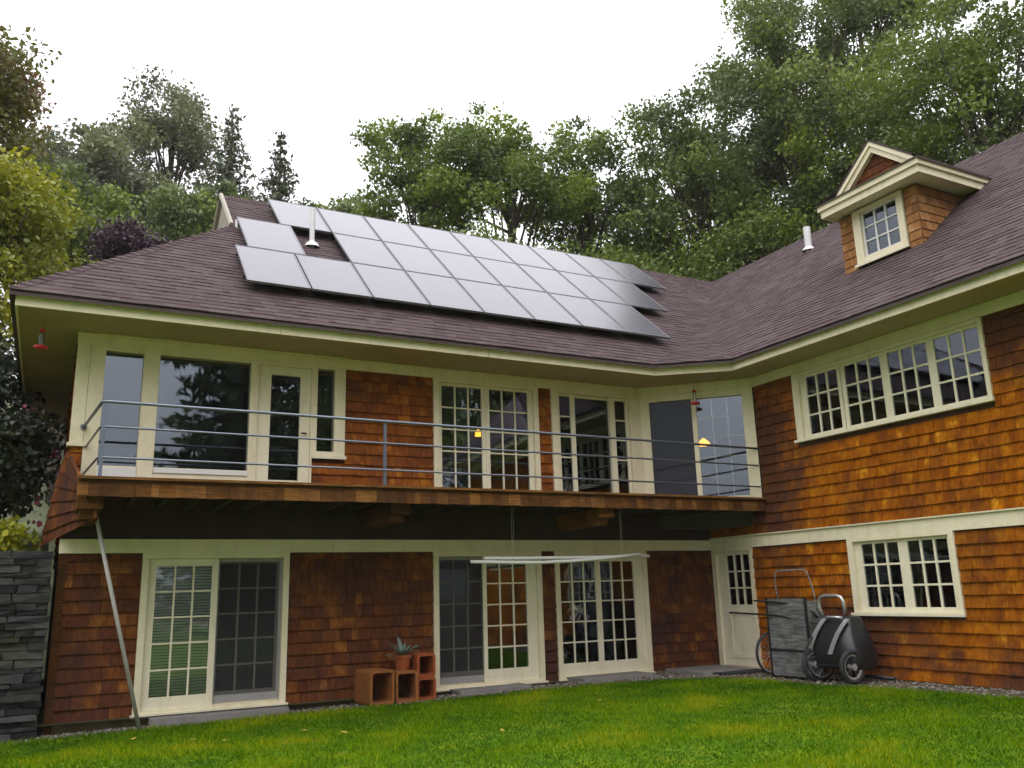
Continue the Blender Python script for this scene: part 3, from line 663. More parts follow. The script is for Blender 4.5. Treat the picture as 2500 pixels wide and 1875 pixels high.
# hip and ridge caps
def caps(a, b, n, wd, s1, s2):
    for k in range(n):
        q = a.lerp(b, k/n); q2 = a.lerp(b, (k+1.2)/n); h = Vector((0, 0, .035+.012*(k % 2))); z = Vector((0, 0, .012))
        v = [q+s1*wd, q+h, q+s2*wd, q2+s2*wd, q2+z, q2+s1*wd]
        v = [v[0]+Vector((0, 0, .02)), v[1], v[2]+Vector((0, 0, .02)), v[3]+Vector((0, 0, .005)), v[4], v[5]+Vector((0, 0, .005))]
        mesh_obj('cap_shingle', v+[x-Vector((0, 0, .03)) for x in v[:3]], [(0, 1, 4, 5), (1, 2, 3, 4), (0, 6, 7, 1), (1, 7, 8, 2)], M['asphalt'], roof, [random.random()]*4)
caps(E0, HF, 34, .14, Vector((1, 0, 0)), Vector((0, 1, 0)))
caps(GP+Vector((-.1, 0, 0)), RP, 60, .14, Vector((0, -CT, -ST)), Vector((0, CT, -ST)))
caps(Vector((RP.x, YF, ZR)), RP, 60, .14, Vector((-CT, 0, -ST)), Vector((CT, 0, -ST)))
# fascia, soffit
FZ0, FZ1 = 5.395, 5.56
def fas(p, q, nrm):
    p = Vector(p); q = Vector(q); nrm = Vector(nrm).normalized()*.03
    n = max(1, round((q-p).length/3.7))
    for k in range(n):
        a = p.lerp(q, k/n); b = p.lerp(q, (k+1)/n-(.0007 if k < n-1 else 0)); e_ = nrm.normalized()*random.uniform(0, .003)
        v = [a+e_, b+e_, b-nrm, a-nrm]; MB().hexa([x+Vector((0, 0, FZ0)) for x in v]+[x+Vector((0, 0, FZ1)) for x in v]).build('fascia_board', M['cream'], house)
FY, FX = -1.08, 5.20
fk1, fk2 = (4.08, FY, 0), (FX, -1.92, 0)
fas((-6.375, FY, 0), fk1, (0, -1, 0)); fas(fk1, fk2, (-1, -1.3, 0)); fas(fk2, (FX, -11.4, 0), (-1, 0, 0)); fas((-6.375, 8.3, 0), (-6.375, FY+.031, 0), (-1, 0, 0))
def sub(p, q, nrm):
    p = Vector(p); q = Vector(q); nrm = Vector(nrm).normalized()*.014; v = [p+nrm, q+nrm, q-nrm, p-nrm]
    return MB().hexa([x+Vector((0, 0, 5.545)) for x in v]+[x+Vector((0, 0, 5.585)) for x in v]).build('crown_moulding', M['cream'], house)
sub((-6.41, FY, 0), fk1, (0, -1, 0)); sub(fk1, fk2, (-1, -1.3, 0)); sub(fk2, (FX, -11.4, 0), (-1, 0, 0))
so = MB(); so.prism([(-6.37, FY+.032), (4.09, FY+.032), (FX+.032, -1.90), (FX+.032, -11.4), (XR+.1, -11.4), (XR+.1, -1.5), (4.5, .1), (XL+.1, .1), (XL+.1, 8.0), (-6.37, 8.0)], 5.412, 5.43)
so.build('soffit', M['soffit'], house)
# roof vents
def vent(x, y, z, h, rad, cap):
    v = MB().tube([(x, y, z-.1), (x, y, z+h)], rad, 14).build('vent_pipe', M['galv'], roof, smooth=False)
    return v
zv = ZE+m8*(9.02-XE); vent(9.02, -.65, zv, .55, .08, True)
zv2 = ZE+m8*(1.79-Y0); vent(-1.72, 1.79, zv2, .78, .05, True)
MB().lathe([(.15, -.02), (.13, .03), (.08, .07)], 14, (9.02, -.65, zv)).build('vent_flashing', M['galv'], roof)
MB().lathe([(.15, -.02), (.12, .05), (.06, .10)], 14, (-1.72, 1.79, zv2)).build('vent_flashing', M['galv'], roof)
MB().tube([(-3.07, 2.11, ZE+m8*(2.11-Y0)-.05), (-3.07, 2.11, ZE+m8*(2.11-Y0)+.16)], .04, 10).build('vent_pipe', M['galv'], roof)

# ------------------------------------------------------------------ dormer
zroof = lambda x: ZE+m8*(x-XE)
YL_, YR_ = -3.42, -5.04
ztop = 8.08
dm = MB(); zb = zroof(XD)-.1; xb = XE+(ztop+.2-ZE)/m8+.2
dm.box(XD+.16, xb, YR_+.02, YR_+.16, 6.7, ztop); dm.box(XD+.16, xb, YL_-.16, YL_-.02, 6.7, ztop)
dm.box(3.42, 3.75, -.14, 0, zb, ztop, FDF); dm.box(4.77, 5.04, -.14, 0, zb, ztop, FDF); dm.box(3.75, 4.77, -.14, 0, zb, 7.04, FDF); dm.box(3.75, 4.77, -.14, 0, 8.02, ztop, FDF)
dorm = dm.build('dormer', M['sheath'], house)
sl = row_shingles(FDF, 3.42, 5.04, 6.94, 8.08, [(3.72, 4.80, 7.02, 8.2)], ex=.16)
for (a, wd, z, h) in sl:
    o = mesh_obj('shingle', wedge(wd, h, .022), MB.BF, M['cedar_tan'], dorm); o.matrix_world = FDF.mat(a, .001, z)
# side wall (facing the lawn): courses cut by the roof slope
def bound_s(z): return (.0, max(.02, (z-6.98)/m8+.10))
sl = row_shingles(FDS, 0, 1.6, 6.94, 8.08, [], ex=.16, bound=bound_s)
for (a, wd, z, h) in sl:
    o = mesh_obj('shingle', wedge(wd, h, .022), MB.BF, M['cedar_tan'], dorm); o.matrix_world = FDS.mat(a, .001, z)
MB().box(0, 1.6, -.12, -.001, 6.8, 8.08, FDS).build('side_wall', M['sheath'], dorm)
# dormer window
c = rect_frame(FDF, (3.73, 4.78, 7.03, 8.07), (3.89, 4.66, 7.15, 8.0), -.12, .05, 'window', M['cream'], house); c['label'] = 'nine-pane dormer window'
rect_frame(FDF, (3.89, 4.66, 7.15, 8.0), (3.93, 4.62, 7.19, 7.97), -.05, .0, 'sash', M['white'], c)
panes(FDF, 3.93, 4.62, 7.19, 7.97, 3, 3, -.025, c); bars(FDF, 3.93, 4.62, 7.19, 7.97, 3, 3, -.04, -.005, c, M['white'], .034)
MB().box(3.70, 4.81, .05, .09, 7.01, 7.06, FDF).build('sill', M['cream_wood'], c)
MB().box(XD+.15, XD+.9, -4.9, -3.55, 7.2, 8.07).build('dormer_room', M['curtain'], dorm)
# eave box all round, pent skirt, pediment
EX0 = XD-.34; EYL, EYR = YL_+.08, YR_-.32
ex1 = XE+(8.08-ZE)/m8+.02
eb = MB(); eb.prism([(EX0, EYR), (ex1, EYR), (ex1, EYL), (EX0, EYL)], 8.105, 8.12); eb.build('soffit', M['cream'], dorm)
fb = MB(); fb.box(EX0-.02, EX0, EYR-.02, EYL+.02, 8.07, 8.21); fb.box(EX0, ex1+.1, EYR-.02, EYR, 8.07, 8.21); fb.box(EX0, ex1+.1, EYL, EYL+.02, 8.07, 8.21); fb.build('fascia_board', M['cream'], dorm)
cb = MB(); cb.box(EX0-.06, EX0-.02, EYR-.06, EYL+.06, 8.20, 8.31); cb.box(EX0-.02, ex1+.2, EYR-.06, EYR-.02, 8.20, 8.31); cb.box(EX0-.02, ex1+.2, EYL+.02, EYL+.06, 8.20, 8.31); cb.build('crown_moulding', M['cream'], dorm)
ym = (EYL+EYR)/2; ZP = 9.22
he = [Vector((EX0-.09, EYR-.09, 8.315)), Vector((EX0-.09, EYL+.09, 8.315))]
# pent roof in front of the pediment
pent = MB(); pent.add([he[0], he[1], Vector((XD-.03, YL_+.18, 8.52)), Vector((XD-.03, YR_-.18, 8.52)), he[0]-Vector((0, 0, .02)), he[1]-Vector((0, 0, .02))], [(0, 3, 2, 1), (0, 1, 5, 4)]); pent.build('pent_roof', M['asphalt'], dorm)
rx1 = XE+(ZP-ZE)/m8+.1
sl_z = (ZP-8.315)/(abs(EYR-.09-ym))
rf = MB()
for sg, ye in ((1, EYL+.09), (-1, EYR-.09)):
    xe = XE+(8.315-ZE)/m8
    a = Vector((EX0-.09, ye, 8.315)); b = Vector((xe+.25, ye, 8.315)); cpt = Vector((rx1, ym, ZP)); d = Vector((XD-.14, ym, ZP)); e_ = Vector((XD-.14, ye+(ym-ye)*.26, 8.315+(ZP-8.315)*.26))
    v = [a, b, cpt, d, e_]; v2 = [q-Vector((0, 0, .04)) for q in v]
    rf.add(v+v2, [(0, 1, 2, 3, 4), (9, 8, 7, 6, 5), (0, 5, 6, 1), (3, 8, 9, 4)])
rf.build('roof_slope', M['asphalt'], dorm)
pdm = MB(); pdm.add([(XD, YL_+.1, 8.44), (XD, YR_-.1, 8.44), (XD, ym, ZP-.12), (XD+.1, YL_+.1, 8.44), (XD+.1, YR_-.1, 8.44), (XD+.1, ym, ZP-.12)], [(0, 2, 1), (3, 4, 5)]); pdm.build('pediment', M['sheath'], dorm)
z = 8.45
while z < ZP-.2:
    hw = (ZP-.10-z-.14)/(ZP-.12-8.44)*abs(YR_-.1-ym)
    a = -ym-hw
    while a < -ym+hw-.02:
        wd = min(random.choice([.14, .18, .22]), -ym+hw-a); o = mesh_obj('shingle', wedge(wd, .15, .018), MB.BF, M['cedar_dark'], dorm); o.matrix_world = FDF.mat(a, .001, z); a += wd
    z += .15
for sg, ye in ((1, EYL+.05), (-1, EYR-.05)):
    for (o0, o1, dz, th) in ((-.13, -.05, 0, .10), (-.10, -.01, -.10, .12)):
        a = Vector((0, ye+(ym-ye)*.05, 8.34+dz)); b = Vector((0, ym, ZP-.02+dz)); 
        v = []
        for xx_ in (XD+o0, XD+o1): v += [Vector((xx_, a.y, a.z-th)), Vector((xx_, b.y, b.z-th)), Vector((xx_, b.y, b.z)), Vector((xx_, a.y, a.z))]
        MB().hexa([v[0], v[4], v[5], v[1], v[3], v[7], v[6], v[2]]).build('rake_board', M['cream'], dorm)

# ------------------------------------------------------------------ solar panels
PW, PL, PITCH = 1.012, 1.668, 1.038
fg = rect_frame
def panel_mesh():
    fr = MB(); t_ = .04; e_ = .012
    fr.box(0, PW, 0, e_, 0, t_); fr.box(0, PW, PL-e_, PL, 0, t_); fr.box(0, .024, e_, PL-e_, 0, t_); fr.box(PW-.024, PW, e_, PL-e_, 0, t_)
    gl_ = MB(); gl_.box(.024, PW-.024, e_, PL-e_, .012, .036)
    ft = MB(); 
    ft = [MB().box(-.012, PW+.013, yy, yy+.05, -.05, -.001) for yy in (.3, PL-.35)]
    lg = [MB().box(xx, xx+.04, yy+.005, yy+.045, -.13, -.051) for xx in (.15, PW-.2) for yy in (.3, PL-.35)]
    return fr, gl_, ft, lg
meshes = None
basis = Matrix(((1, 0, 0, 0), (0, CT, -ST, 0), (0, ST, CT, 0), (0, 0, 0, 1)))
rows = [('lowest', -.38, [-3.31+PITCH*k for k in range(8)]), ('middle', .91, [-3.09]+[-3.31+PITCH*k for k in range(2, 9)]), ('top', 2.20, [-3.31+PITCH*k for k in range(1, 10)])]
ordn = ['leftmost', 'second from left', 'third from left', 'fourth from left', 'fifth from left', 'sixth from left', 'seventh from left', 'eighth from left', 'rightmost']
first = None
for rn, yb, xsr in rows:
    for k, x in enumerate(xsr):
        nm = ordn[k] if k < len(xsr)-1 else 'rightmost'
        lab = f'{nm} solar panel of the {rn} row on the roof'
        if rn == 'middle' and k == 0: lab = 'solar panel left of the vent pipe, alone in the middle row'
        if rn == 'middle' and k > 0: lab = f'solar panel of the middle row, {["", "first", "second", "third", "fourth", "fifth", "sixth", "seventh"][k]} right of the vent pipe'
        t0 = thing('solar_panel', lab, 'solar panel', group='solar panels on the roof')
        nrm = Vector((0, -ST, CT)); base = Vector((x, yb, ZE+m8*(yb-Y0)))+nrm*.15
        t0.matrix_world = Matrix.Translation(base) @ basis
        if first is None:
            fr, gl_, ft, lg = panel_mesh(); first = [fr.build('frame', M['solar_frame'], t0), gl_.build('glass', M['solar'], t0), *[q.build('mounting_rail', M['solar_dark'], t0) for q in ft], *[q.build('foot', M['solar_dark'], t0) for q in lg]]
        else:
            for q in first:
                cq = q.copy(); COL.objects.link(cq); cq.parent = t0

# ------------------------------------------------------------------ things hung on or standing at the house
# leaning pole at the lower left
o = MB().tube([(-4.44, -.60, zl(-4.4)), (-5.24, -1.0, 2.84)], .027, 10).build('leaning_pole', M['pole'], smooth=True)
tag(o, 'long grey pole leaning from the ground up to the balcony, left of the blind door', 'pole')
# two white rods hung under the balcony
t0 = thing('hanging_rod', 'longer straight white rod hung under the balcony across two doors', 'rod', (.47, -1.0, 2.05), group='white rods under the balcony')
MB().tube([(0, 0, .012), (.8, 0, .008), (1.7, 0, .010), (2.6, 0, .018), (3.25, 0, .028)], .030, 10).build('rod', M['white'], t0, smooth=True)
for a in (.55, 2.7): MB().tube([(a, 0, 0), (a, 0, .97)], .003, 6).build('cord', M['pole'], t0)
t0 = thing('hanging_rod', 'lower sagging white rod hung beneath the other white rod', 'rod', (.21, -1.05, 2.01), group='white rods under the balcony')
MB().tube([(0, 0, 0), (.6, 0, -.015), (1.2, 0, -.025), (1.9, 0, -.005), (2.6, 0, .04), (3.3, 0, .10)], .028, 10).build('rod', M['white'], t0, smooth=True)
for a in (.75, 2.9): MB().tube([(a, 0, -.01), (a, 0, .98)], .003, 6).build('cord', M['pole'], t0)
# hummingbird feeders
def feeder(x, y, z, lab):
    t = thing('bird_feeder', lab, 'bird feeder', (x, y, z), group='red bird feeders'); t.scale = (.8, .8, .8)
    MB().lathe([(0, -.02), (.05, -.02), (.11, .0), (.115, .03), (.05, .055), (.03, .06)], 18).build('base', M['red'], t, smooth=True)
    MB().lathe([(.032, .06), (.04, .1), (.04, .27), (.02, .30)], 14).build('bottle', M['feeder_glass'], t, smooth=True)
    MB().lathe([(.02, .29), (.055, .30), (.05, .335), (.01, .35), (0, .35)], 14).build('cap', M['red'], t, smooth=True)
    MB().tube([(0, 0, .35), (0, 0, (5.412-z)/.8)], .004, 6).build('wire', M['dark_metal'], t)
feeder(5.05, -1.0, 4.94, 'red hummingbird feeder hung before the diagonal bay window')
feeder(-6.04, -.5, 4.99, 'red hummingbird feeder hung under the far left corner of the eave')
# lit pendant lamps inside
def pendant(x, y, z, lab, rr):
    t = thing('pendant_lamp', lab, 'lamp', (x, y, z), group='lit lamps indoors')
    MB().lathe([(rr, -.02), (rr*.8, .05), (rr*.3, .11), (.02, .13), (0, .13)], 18).build('shade', M['lamp'], t, smooth=True)
    MB().tube([(0, 0, .13), (0, 0, 5.27-z)], .006, 6).build('cord', M['dark_metal'], t)
pendant(1.62, 1.5, 4.56, 'small lit orange lamp behind the upper left french door', .07)
pendant(6.47, .5, 4.47, 'bright orange lit lamp behind the diagonal bay window', .145)
# blind, curtain, mug
t0 = thing('window_blind', 'pale horizontal slat blind behind the lower left sliding door', 'blind', (-4.31, .055, .2))
for k in range(44):
    z = .02+k*.042; MB().hexa([(0, -.008, z-.018), (.80, -.008, z-.018), (.80, .008, z+.016), (0, .008, z+.016), (0, -.0095, z-.018), (.80, -.0095, z-.018), (.80, .0065, z+.016), (0, .0065, z+.016)]).build('slat', M['blind'], t0)
cu = MB(); n = 26
pts = [(XR+.24+.03*math.sin(k*1.7), -3.70-.80*k/n) for k in range(n+1)]
cu.add([(x, y, 4.0) for x, y in pts]+[(x, y, 5.2) for x, y in pts]+[(x+.008, y, 4.0) for x, y in pts]+[(x+.008, y, 5.2) for x, y in pts],
       [(k, k+1, n+2+k, n+1+k) for k in range(n)]+[(2*n+2+k, 3*n+3+k, 3*n+4+k, 2*n+3+k) for k in range(n)])
tag(cu.build('curtain', M['curtain'], smooth=True), 'pale curtain behind the second casement of the upper right window', 'curtain')
cu = MB(); n = 30
pts = [(2.92+.86*k/n, .16+.025*math.sin(k*1.9)) for k in range(n+1)]
cu.add([(x, y, 3.1) for x, y in pts]+[(x, y, 5.2) for x, y in pts]+[(x, y+.008, 3.1) for x, y in pts]+[(x, y+.008, 5.2) for x, y in pts],
       [(k, k+1, n+2+k, n+1+k) for k in range(n)]+[(2*n+2+k, 3*n+3+k, 3*n+4+k, 2*n+3+k) for k in range(n)])
tag(cu.build('curtain', M['dark_curtain'], smooth=True), 'dark curtain behind the wide middle light of the third upper door', 'curtain')
t0 = thing('mug', 'small turquoise mug on the sill inside the lower right window', 'mug', (XR+.16, -4.745, 1.07))
MB().lathe([(0, 0), (.05, 0), (.055, .05), (.05, .13), (.043, .13), (.045, .02), (0, .02)], 16).build('bowl', M['blue'], t0, smooth=True)
MB().tube([(0, -.05, .10), (0, -.085, .09), (0, -.085, .05), (0, -.05, .035)], .008, 8).build('handle', M['blue'], t0, smooth=True)

# stone slabs as door steps
def slab(x0, x1, y0, y1, h, lab):
    z = zl((x0+x1)/2)-.03; mb = MB(); q = lambda: random.uniform(-.02, .02)
    lo = [(x0+q(), y0+q(), z), (x1+q(), y0+q(), z), (x1+q(), y1, z), (x0+q(), y1, z)]
    mb.hexa(lo+[(a*1.0+.0, b+.008, z+h+q()*.3) for a, b, _ in lo])
    o = mb.build('stone_step', M['slab']); bv = o.modifiers.new('b', 'BEVEL'); bv.width = .012; bv.segments = 2
    tag(o, lab, 'stone step', 'stone door steps')
slab(-4.30, -2.42, -.42, -.05, .13, 'long grey stone step before the door with the blind')
slab(.25, 1.55, -.50, -.05, .09, 'flat grey stone step below the middle sliding door, beside the clay flues')
slab(2.5, 4.0, -.62, -.05, .085, 'flat grey stone step below the right sliding door')
slab(4.6, 5.85, -1.25, -.08, .06, 'flat stone paver in the inner corner beside the door mat')
o = MB().box(4.75, 5.75, -1.62, -1.26, zl(5), zl(5)+.03).build('door_mat', M['mat']); tag(o, 'black mat on the ground before the cream garden door', 'door mat')
# gravel strip
pos = []
for k in range(5200):
    if random.random() < .72:
        x = random.uniform(-6.3, 4.9); y0 = np.interp(x, [q[0] for q in lawn_line[1:11]], [q[1] for q in lawn_line[1:11]]); y = random.uniform(y0-.06, -.03)
    else:
        y = random.uniform(-8.5, -1.2); x0 = np.interp(-y, [1.2, 1.7, 2.6, 3.9, 5.0, 6.6, 8.5], [3.7, 4.3, 4.65, 4.85, 5.15, 5.35, 5.36]); x = random.uniform(x0-.06, XR-.05)
    pos.append((x, y))
oc = np.array([(1, 0, 0), (-1, 0, 0), (0, 1, 0), (0, -1, 0), (0, 0, 1), (0, 0, -1)], float); of = np.array([(0, 2, 4), (2, 1, 4), (1, 3, 4), (3, 0, 4), (2, 0, 5), (1, 2, 5), (3, 1, 5), (0, 3, 5)])
V = []; F = []; T = []
for k, (x, y) in enumerate(pos):
    s = random.uniform(.012, .034); a = random.uniform(0, 6.28); ca, sa = math.cos(a), math.sin(a)
    q = oc*np.array([s*random.uniform(.7, 1.5), s*random.uniform(.6, 1.1), s*.55])+rng.normal(0, s*.12, (6, 3))
    q = np.stack([q[:, 0]*ca-q[:, 1]*sa+x, q[:, 0]*sa+q[:, 1]*ca+y, q[:, 2]+zl(x)], 1)
    V.append(q); F.append(of+6*k); T += [random.random()]*8
stuff(tag(np_mesh('gravel', np.concatenate(V), np.concatenate(F), M['gravel'], tint=T), 'pale gravel strip along the foot of the house walls', 'gravel'))

# clay flue tiles and the potted agave
def flue(x, y, z, wd, h, dep, rz, mat, lab):
    t = thing('flue_tile', lab, 'flue tile', (x, y, z), rz, 'clay flue tiles by the wall')
    def rr(wd, h, rad, yy):
        pts = []
        for cx, cz, a0 in ((wd/2-rad, h-rad, 0), (-wd/2+rad, h-rad, 90), (-wd/2+rad, rad, 180), (wd/2-rad, rad, 270)):
            for k in range(4): a = math.radians(a0+30*k); pts.append((cx+rad*math.cos(a), yy, cz+rad*math.sin(a)))
        return pts
    th = .038
    o0 = rr(wd, h, .05, 0); o1 = rr(wd, h, .05, dep); i0 = [(x_, y_, z_+th) for x_, y_, z_ in rr(wd-2*th, h-2*th, .035, 0)]; i1 = [(x_, dep, z_) for x_, y_, z_ in i0]
    n = 16; v = o0+o1+i0+i1; fc = []
    for k in range(n):
        j = (k+1) % n; fc += [(k, j, n+j, n+k), (2*n+k, 3*n+k, 3*n+j, 2*n+j), (k, 2*n+k, 2*n+j, j), (n+k, n+j, 3*n+j, 3*n+k)]
    mesh_obj('clay_tube', v, fc, mat, t)
zf = zl(-.7)
flue(-1.12, -.72, zf, .40, .50, .55, .12, M['flue_orange'], 'leftmost orange clay flue tile standing on the gravel')
flue(-.70, -.64, zf, .35, .46, .5, -.08, M['flue_orange'], 'orange clay flue tile under the potted agave')
flue(-.355, -.58, zf, .31, .34, .5, -.06, M['flue_red'], 'lower red clay flue tile of the stack of two')
flue(-.355, -.58, zf+.341, .31, .35, .5, .03, M['flue_red'], 'upper red clay flue tile on top of another one')
t0 = thing('potted_agave', 'grey green agave in a terracotta pot on a flue tile', 'potted plant', (-.69, -.42, zf+.462))
MB().lathe([(0, 0), (.10, 0), (.125, .17), (.14, .17), (.145, .225), (.125, .225), (.118, .18), (0, .17)], 20).build('pot', M['terra'], t0, smooth=False)
for k in range(20):
    a = k*2.4; el = random.uniform(.35, 1.2); ln = random.uniform(.22, .42); d = Vector((math.cos(a)*math.cos(el), math.sin(a)*math.cos(el)*.8, math.sin(el))); sdv = d.cross(Vector((0, 0, 1))).normalized()
    v = []; 
    for s, wd in ((0, .02), (.35, .034), (.7, .024), (1, .002)):
        q = d*ln*s+Vector((0, 0, .2-.08*s*s)); v += [q-sdv*wd, q+Vector((0, 0, -.012)), q+sdv*wd]
    mesh_obj('leaf', v, [(3*i+j, 3*i+j+1, 3*i+j+4, 3*i+j+3) for i in range(3) for j in range(2)], M['agave'], t0, [random.random()]*6)

# ------------------------------------------------------------------ carts
def wheel(parent, c, rad, tyre, spokes, rim=.012, hub=.03, wob=0):
    w_ = MB().tube([(c[0]+rad*math.cos(2*math.pi*k/36), c[1], c[2]+rad*math.sin(2*math.pi*k/36)) for k in range(36)], tyre, 10, closed=True).build('wheel', M['rubber'], parent, smooth=True)
    MB().tube([(c[0]+(rad-tyre)*math.cos(2*math.pi*k/36), c[1], c[2]+(rad-tyre)*math.sin(2*math.pi*k/36)) for k in range(36)], rim, 6, closed=True).build('rim', M['alu'], w_, smooth=True)
    MB().tube([(c[0], c[1]-.05, c[2]), (c[0], c[1]+.05, c[2])], hub, 10).build('hub', M['alu'], w_)
    sp = MB()
    for k in range(spokes):
        a = 2*math.pi*k/spokes; a2 = a+.25*(1 if k % 2 else -1); s_ = .035*(1 if k % 2 else -1)
        sp.tube([(c[0]+hub*math.cos(a2), c[1]+s_, c[2]+hub*math.sin(a2)), (c[0]+(rad-tyre)*math.cos(a), c[1], c[2]+(rad-tyre)*math.sin(a))], .003 if spokes > 12 else .012, 5)
    sp.build('spokes', M['alu'] if spokes > 12 else M['rubber'], w_)
    return w_
gx = 5.12; gz = zl(5.1)+.02
t0 = thing('garden_cart', 'wooden garden cart stood on end with large spoked wheels beside the door', 'garden cart', (gx, -2.76, gz))
MB().box(0, .025, -.43, .41, .02, 1.24).build('plywood_bed', M['plywood'], t0)
MB().box(.026, .36, -.43, -.41, .02, 1.2).build('side_board', M['plywood'], t0); MB().box(.026, .36, .39, .41, .02, 1.2).build('side_board', M['plywood'], t0); MB().box(.026, .36, -.409, .389, .02, .045).build('end_board', M['plywood'], t0)
for yy in (-.445, .412): MB().box(-.012, .03, yy, yy+.03, .0, 1.25).build('edge_angle', M['dark_metal'], t0)
MB().box(-.014, -.001, -.41, .41, .41, .44).build('axle_strap', M['dark_metal'], t0)
wheel(t0, (.10, .52, .35), .33, .022, 24); wheel(t0, (.10, -.56, .35), .33, .022, 24)
MB().tube([(.10, -.56, .35), (.10, .52, .35)], .012, 8).build('axle', M['dark_metal'], t0)
MB().tube([(.3, .40, .9), (.22, .40, 1.4), (.2, .37, 1.66), (.2, .30, 1.70), (.2, -.28, 1.70), (.2, -.35, 1.66), (.22, -.42, 1.4), (.3, -.42, .9)], .011, 8).build('handle', M['plywood'], t0, smooth=True)
# black two-wheeled barrow tipped on its nose
t0 = thing('wheelbarrow', 'black plastic two-wheeled wheelbarrow tipped up with silver straps', 'wheelbarrow', (5.38, -3.62, gz-.01))
secs = [(.16, .46, .27, .06, .04), (.25, .50, .32, .08, .03), (.42, .50, .34, .10, .02), (.60, .43, .31, .12, .03), (.78, .345, .26, .13, .06), (.92, .29, .20, .12, .09), (.97, .25, .16, .1, .10), (.985, .15, .08, .05, .11)]
v = []; n = 28
for z, hw, hd, rad, cx in secs:
    for k in range(n):
        a = 2*math.pi*k/n; ca, sa = math.cos(a), math.sin(a); e_ = .55
        v.append((cx+hd*math.copysign(abs(ca)**e_, ca)-.02, hw*math.copysign(abs(sa)**e_, sa), z))
fc = [(i*n+k, i*n+(k+1) % n, (i+1)*n+(k+1) % n, (i+1)*n+k) for i in range(len(secs)-1) for k in range(n)]+[tuple((len(secs)-1)*n+k for k in range(n)), tuple(range(n))[::-1]]
tub = mesh_obj('tub', v, fc, M['black_poly'], t0, smooth=True); tub.modifiers.new('s', 'SUBSURF').render_levels = 2
MB().tube([(.40, -.58, .05), (.42, .58, .05)], .03, 8).build('tub_rim', M['black_poly'], t0, smooth=True)
for yy in (.36, -.07):
    pl_ = []
    for (z, dx) in ((.42, -.365), (.58, -.335), (.73, -.285), (.85, -.215), (.94, -.135)): pl_.append((dx, yy+(.0 if yy > 0 else 0)-(z-.42)*(.36 if yy > 0 else .40), z))
    sm = MB()
    for i in range(len(pl_)-1):
        a, b = Vector(pl_[i]), Vector(pl_[i+1]); sm.hexa([a+Vector((0, -.045, 0)), a+Vector((0, .045, 0)), a+Vector((.01, .045, 0)), a+Vector((.01, -.045, 0)), b+Vector((0, -.045, 0)), b+Vector((0, .045, 0)), b+Vector((.01, .045, 0)), b+Vector((.01, -.045, 0))])
    sm.build('strap', M['silver'], t0)
MB().tube([(-.15, .13, .955), (-.19, .06, .965), (-.20, 0, .965), (-.19, -.10, .965), (-.15, -.2, .955)], .018, 8).build('cross_strap', M['silver'], t0, smooth=True)
MB().tube([(.05, .34, .93), (.02, .40, 1.10), (.02, .40, 1.2), (.02, .36, 1.26), (.02, .28, 1.285), (.02, .02, 1.285), (.02, -.06, 1.26), (.02, -.10, 1.2), (.03, -.10, 1.0)], .026, 10).build('leg_loop', M['silver'], t0, smooth=True)
wheel(t0, (-.30, .33, .25), .215, .04, 10, .025, .05); wheel(t0, (-.30, -.42, .25), .215, .04, 10, .025, .05)
MB().tube([(-.30, -.42, .25), (-.30, .33, .25)], .014, 8).build('axle', M['dark_metal'], t0)
MB().tube([(-.24, .30, .33), (-.26, .22, .30), (-.25, .1, .31)], .012, 6).build('axle_bracket', M['silver'], t0, smooth=True); MB().tube([(-.24, -.1, .31), (-.26, -.22, .30), (-.25, -.32, .33)], .012, 6).build('axle_bracket', M['silver'], t0, smooth=True)
MB().tube([(-.15, .30, .86), (-.24, .65, .92), (-.27, 1.1, .985), (-.28, 1.55, 1.0), (-.28, 2.2, 1.02)], .016, 8).build('handle', M['dark_metal'], t0, smooth=True)
MB().tube([(-.05, .38, .95), (-.2, .50, 1.15), (-.28, 1.0, 1.19), (-.28, 1.56, 1.225)], .016, 8).build('handle', M['dark_metal'], t0, smooth=True)

# ------------------------------------------------------------------ stone wall on the left, with pieces laid singly
t0 = thing('stone_wall', 'dark dry stacked slate retaining wall left of the house', 'stone wall', (-5.62, -.3, zl(-6)))
MB().box(-8, -.03, .12, .42, -.2, 2.36).build('wall_core', M['stone'], t0)
z = 0.; cnt = 0
while z < 2.33:
    h = random.uniform(.05, .13); x = -.02+random.uniform(-.03, .03)
    while x > -2.6:
        wd = random.uniform(.14, .5); q = lambda s=.012: random.uniform(-s, s); y0 = random.uniform(-.07, .04)
        v = [(x-wd+.006+q(), y0+q(.02), z+.004+q(.008)), (x-.006+q(), y0+q(.02), z+.004+q(.008)), (x-.006, .13, z+.004), (x-wd+.006, .13, z+.004),
             (x-wd+.006+q(), y0+q(.03), z+h-.005+q(.008)), (x-.006+q(), y0+q(.03), z+h-.005+q(.008)), (x-.006, .13, z+h-.004), (x-wd+.006, .13, z+h-.004)]
        mesh_obj('stone', v, MB.BF, M['stone'], t0); cnt += 1; x -= wd
    z += h

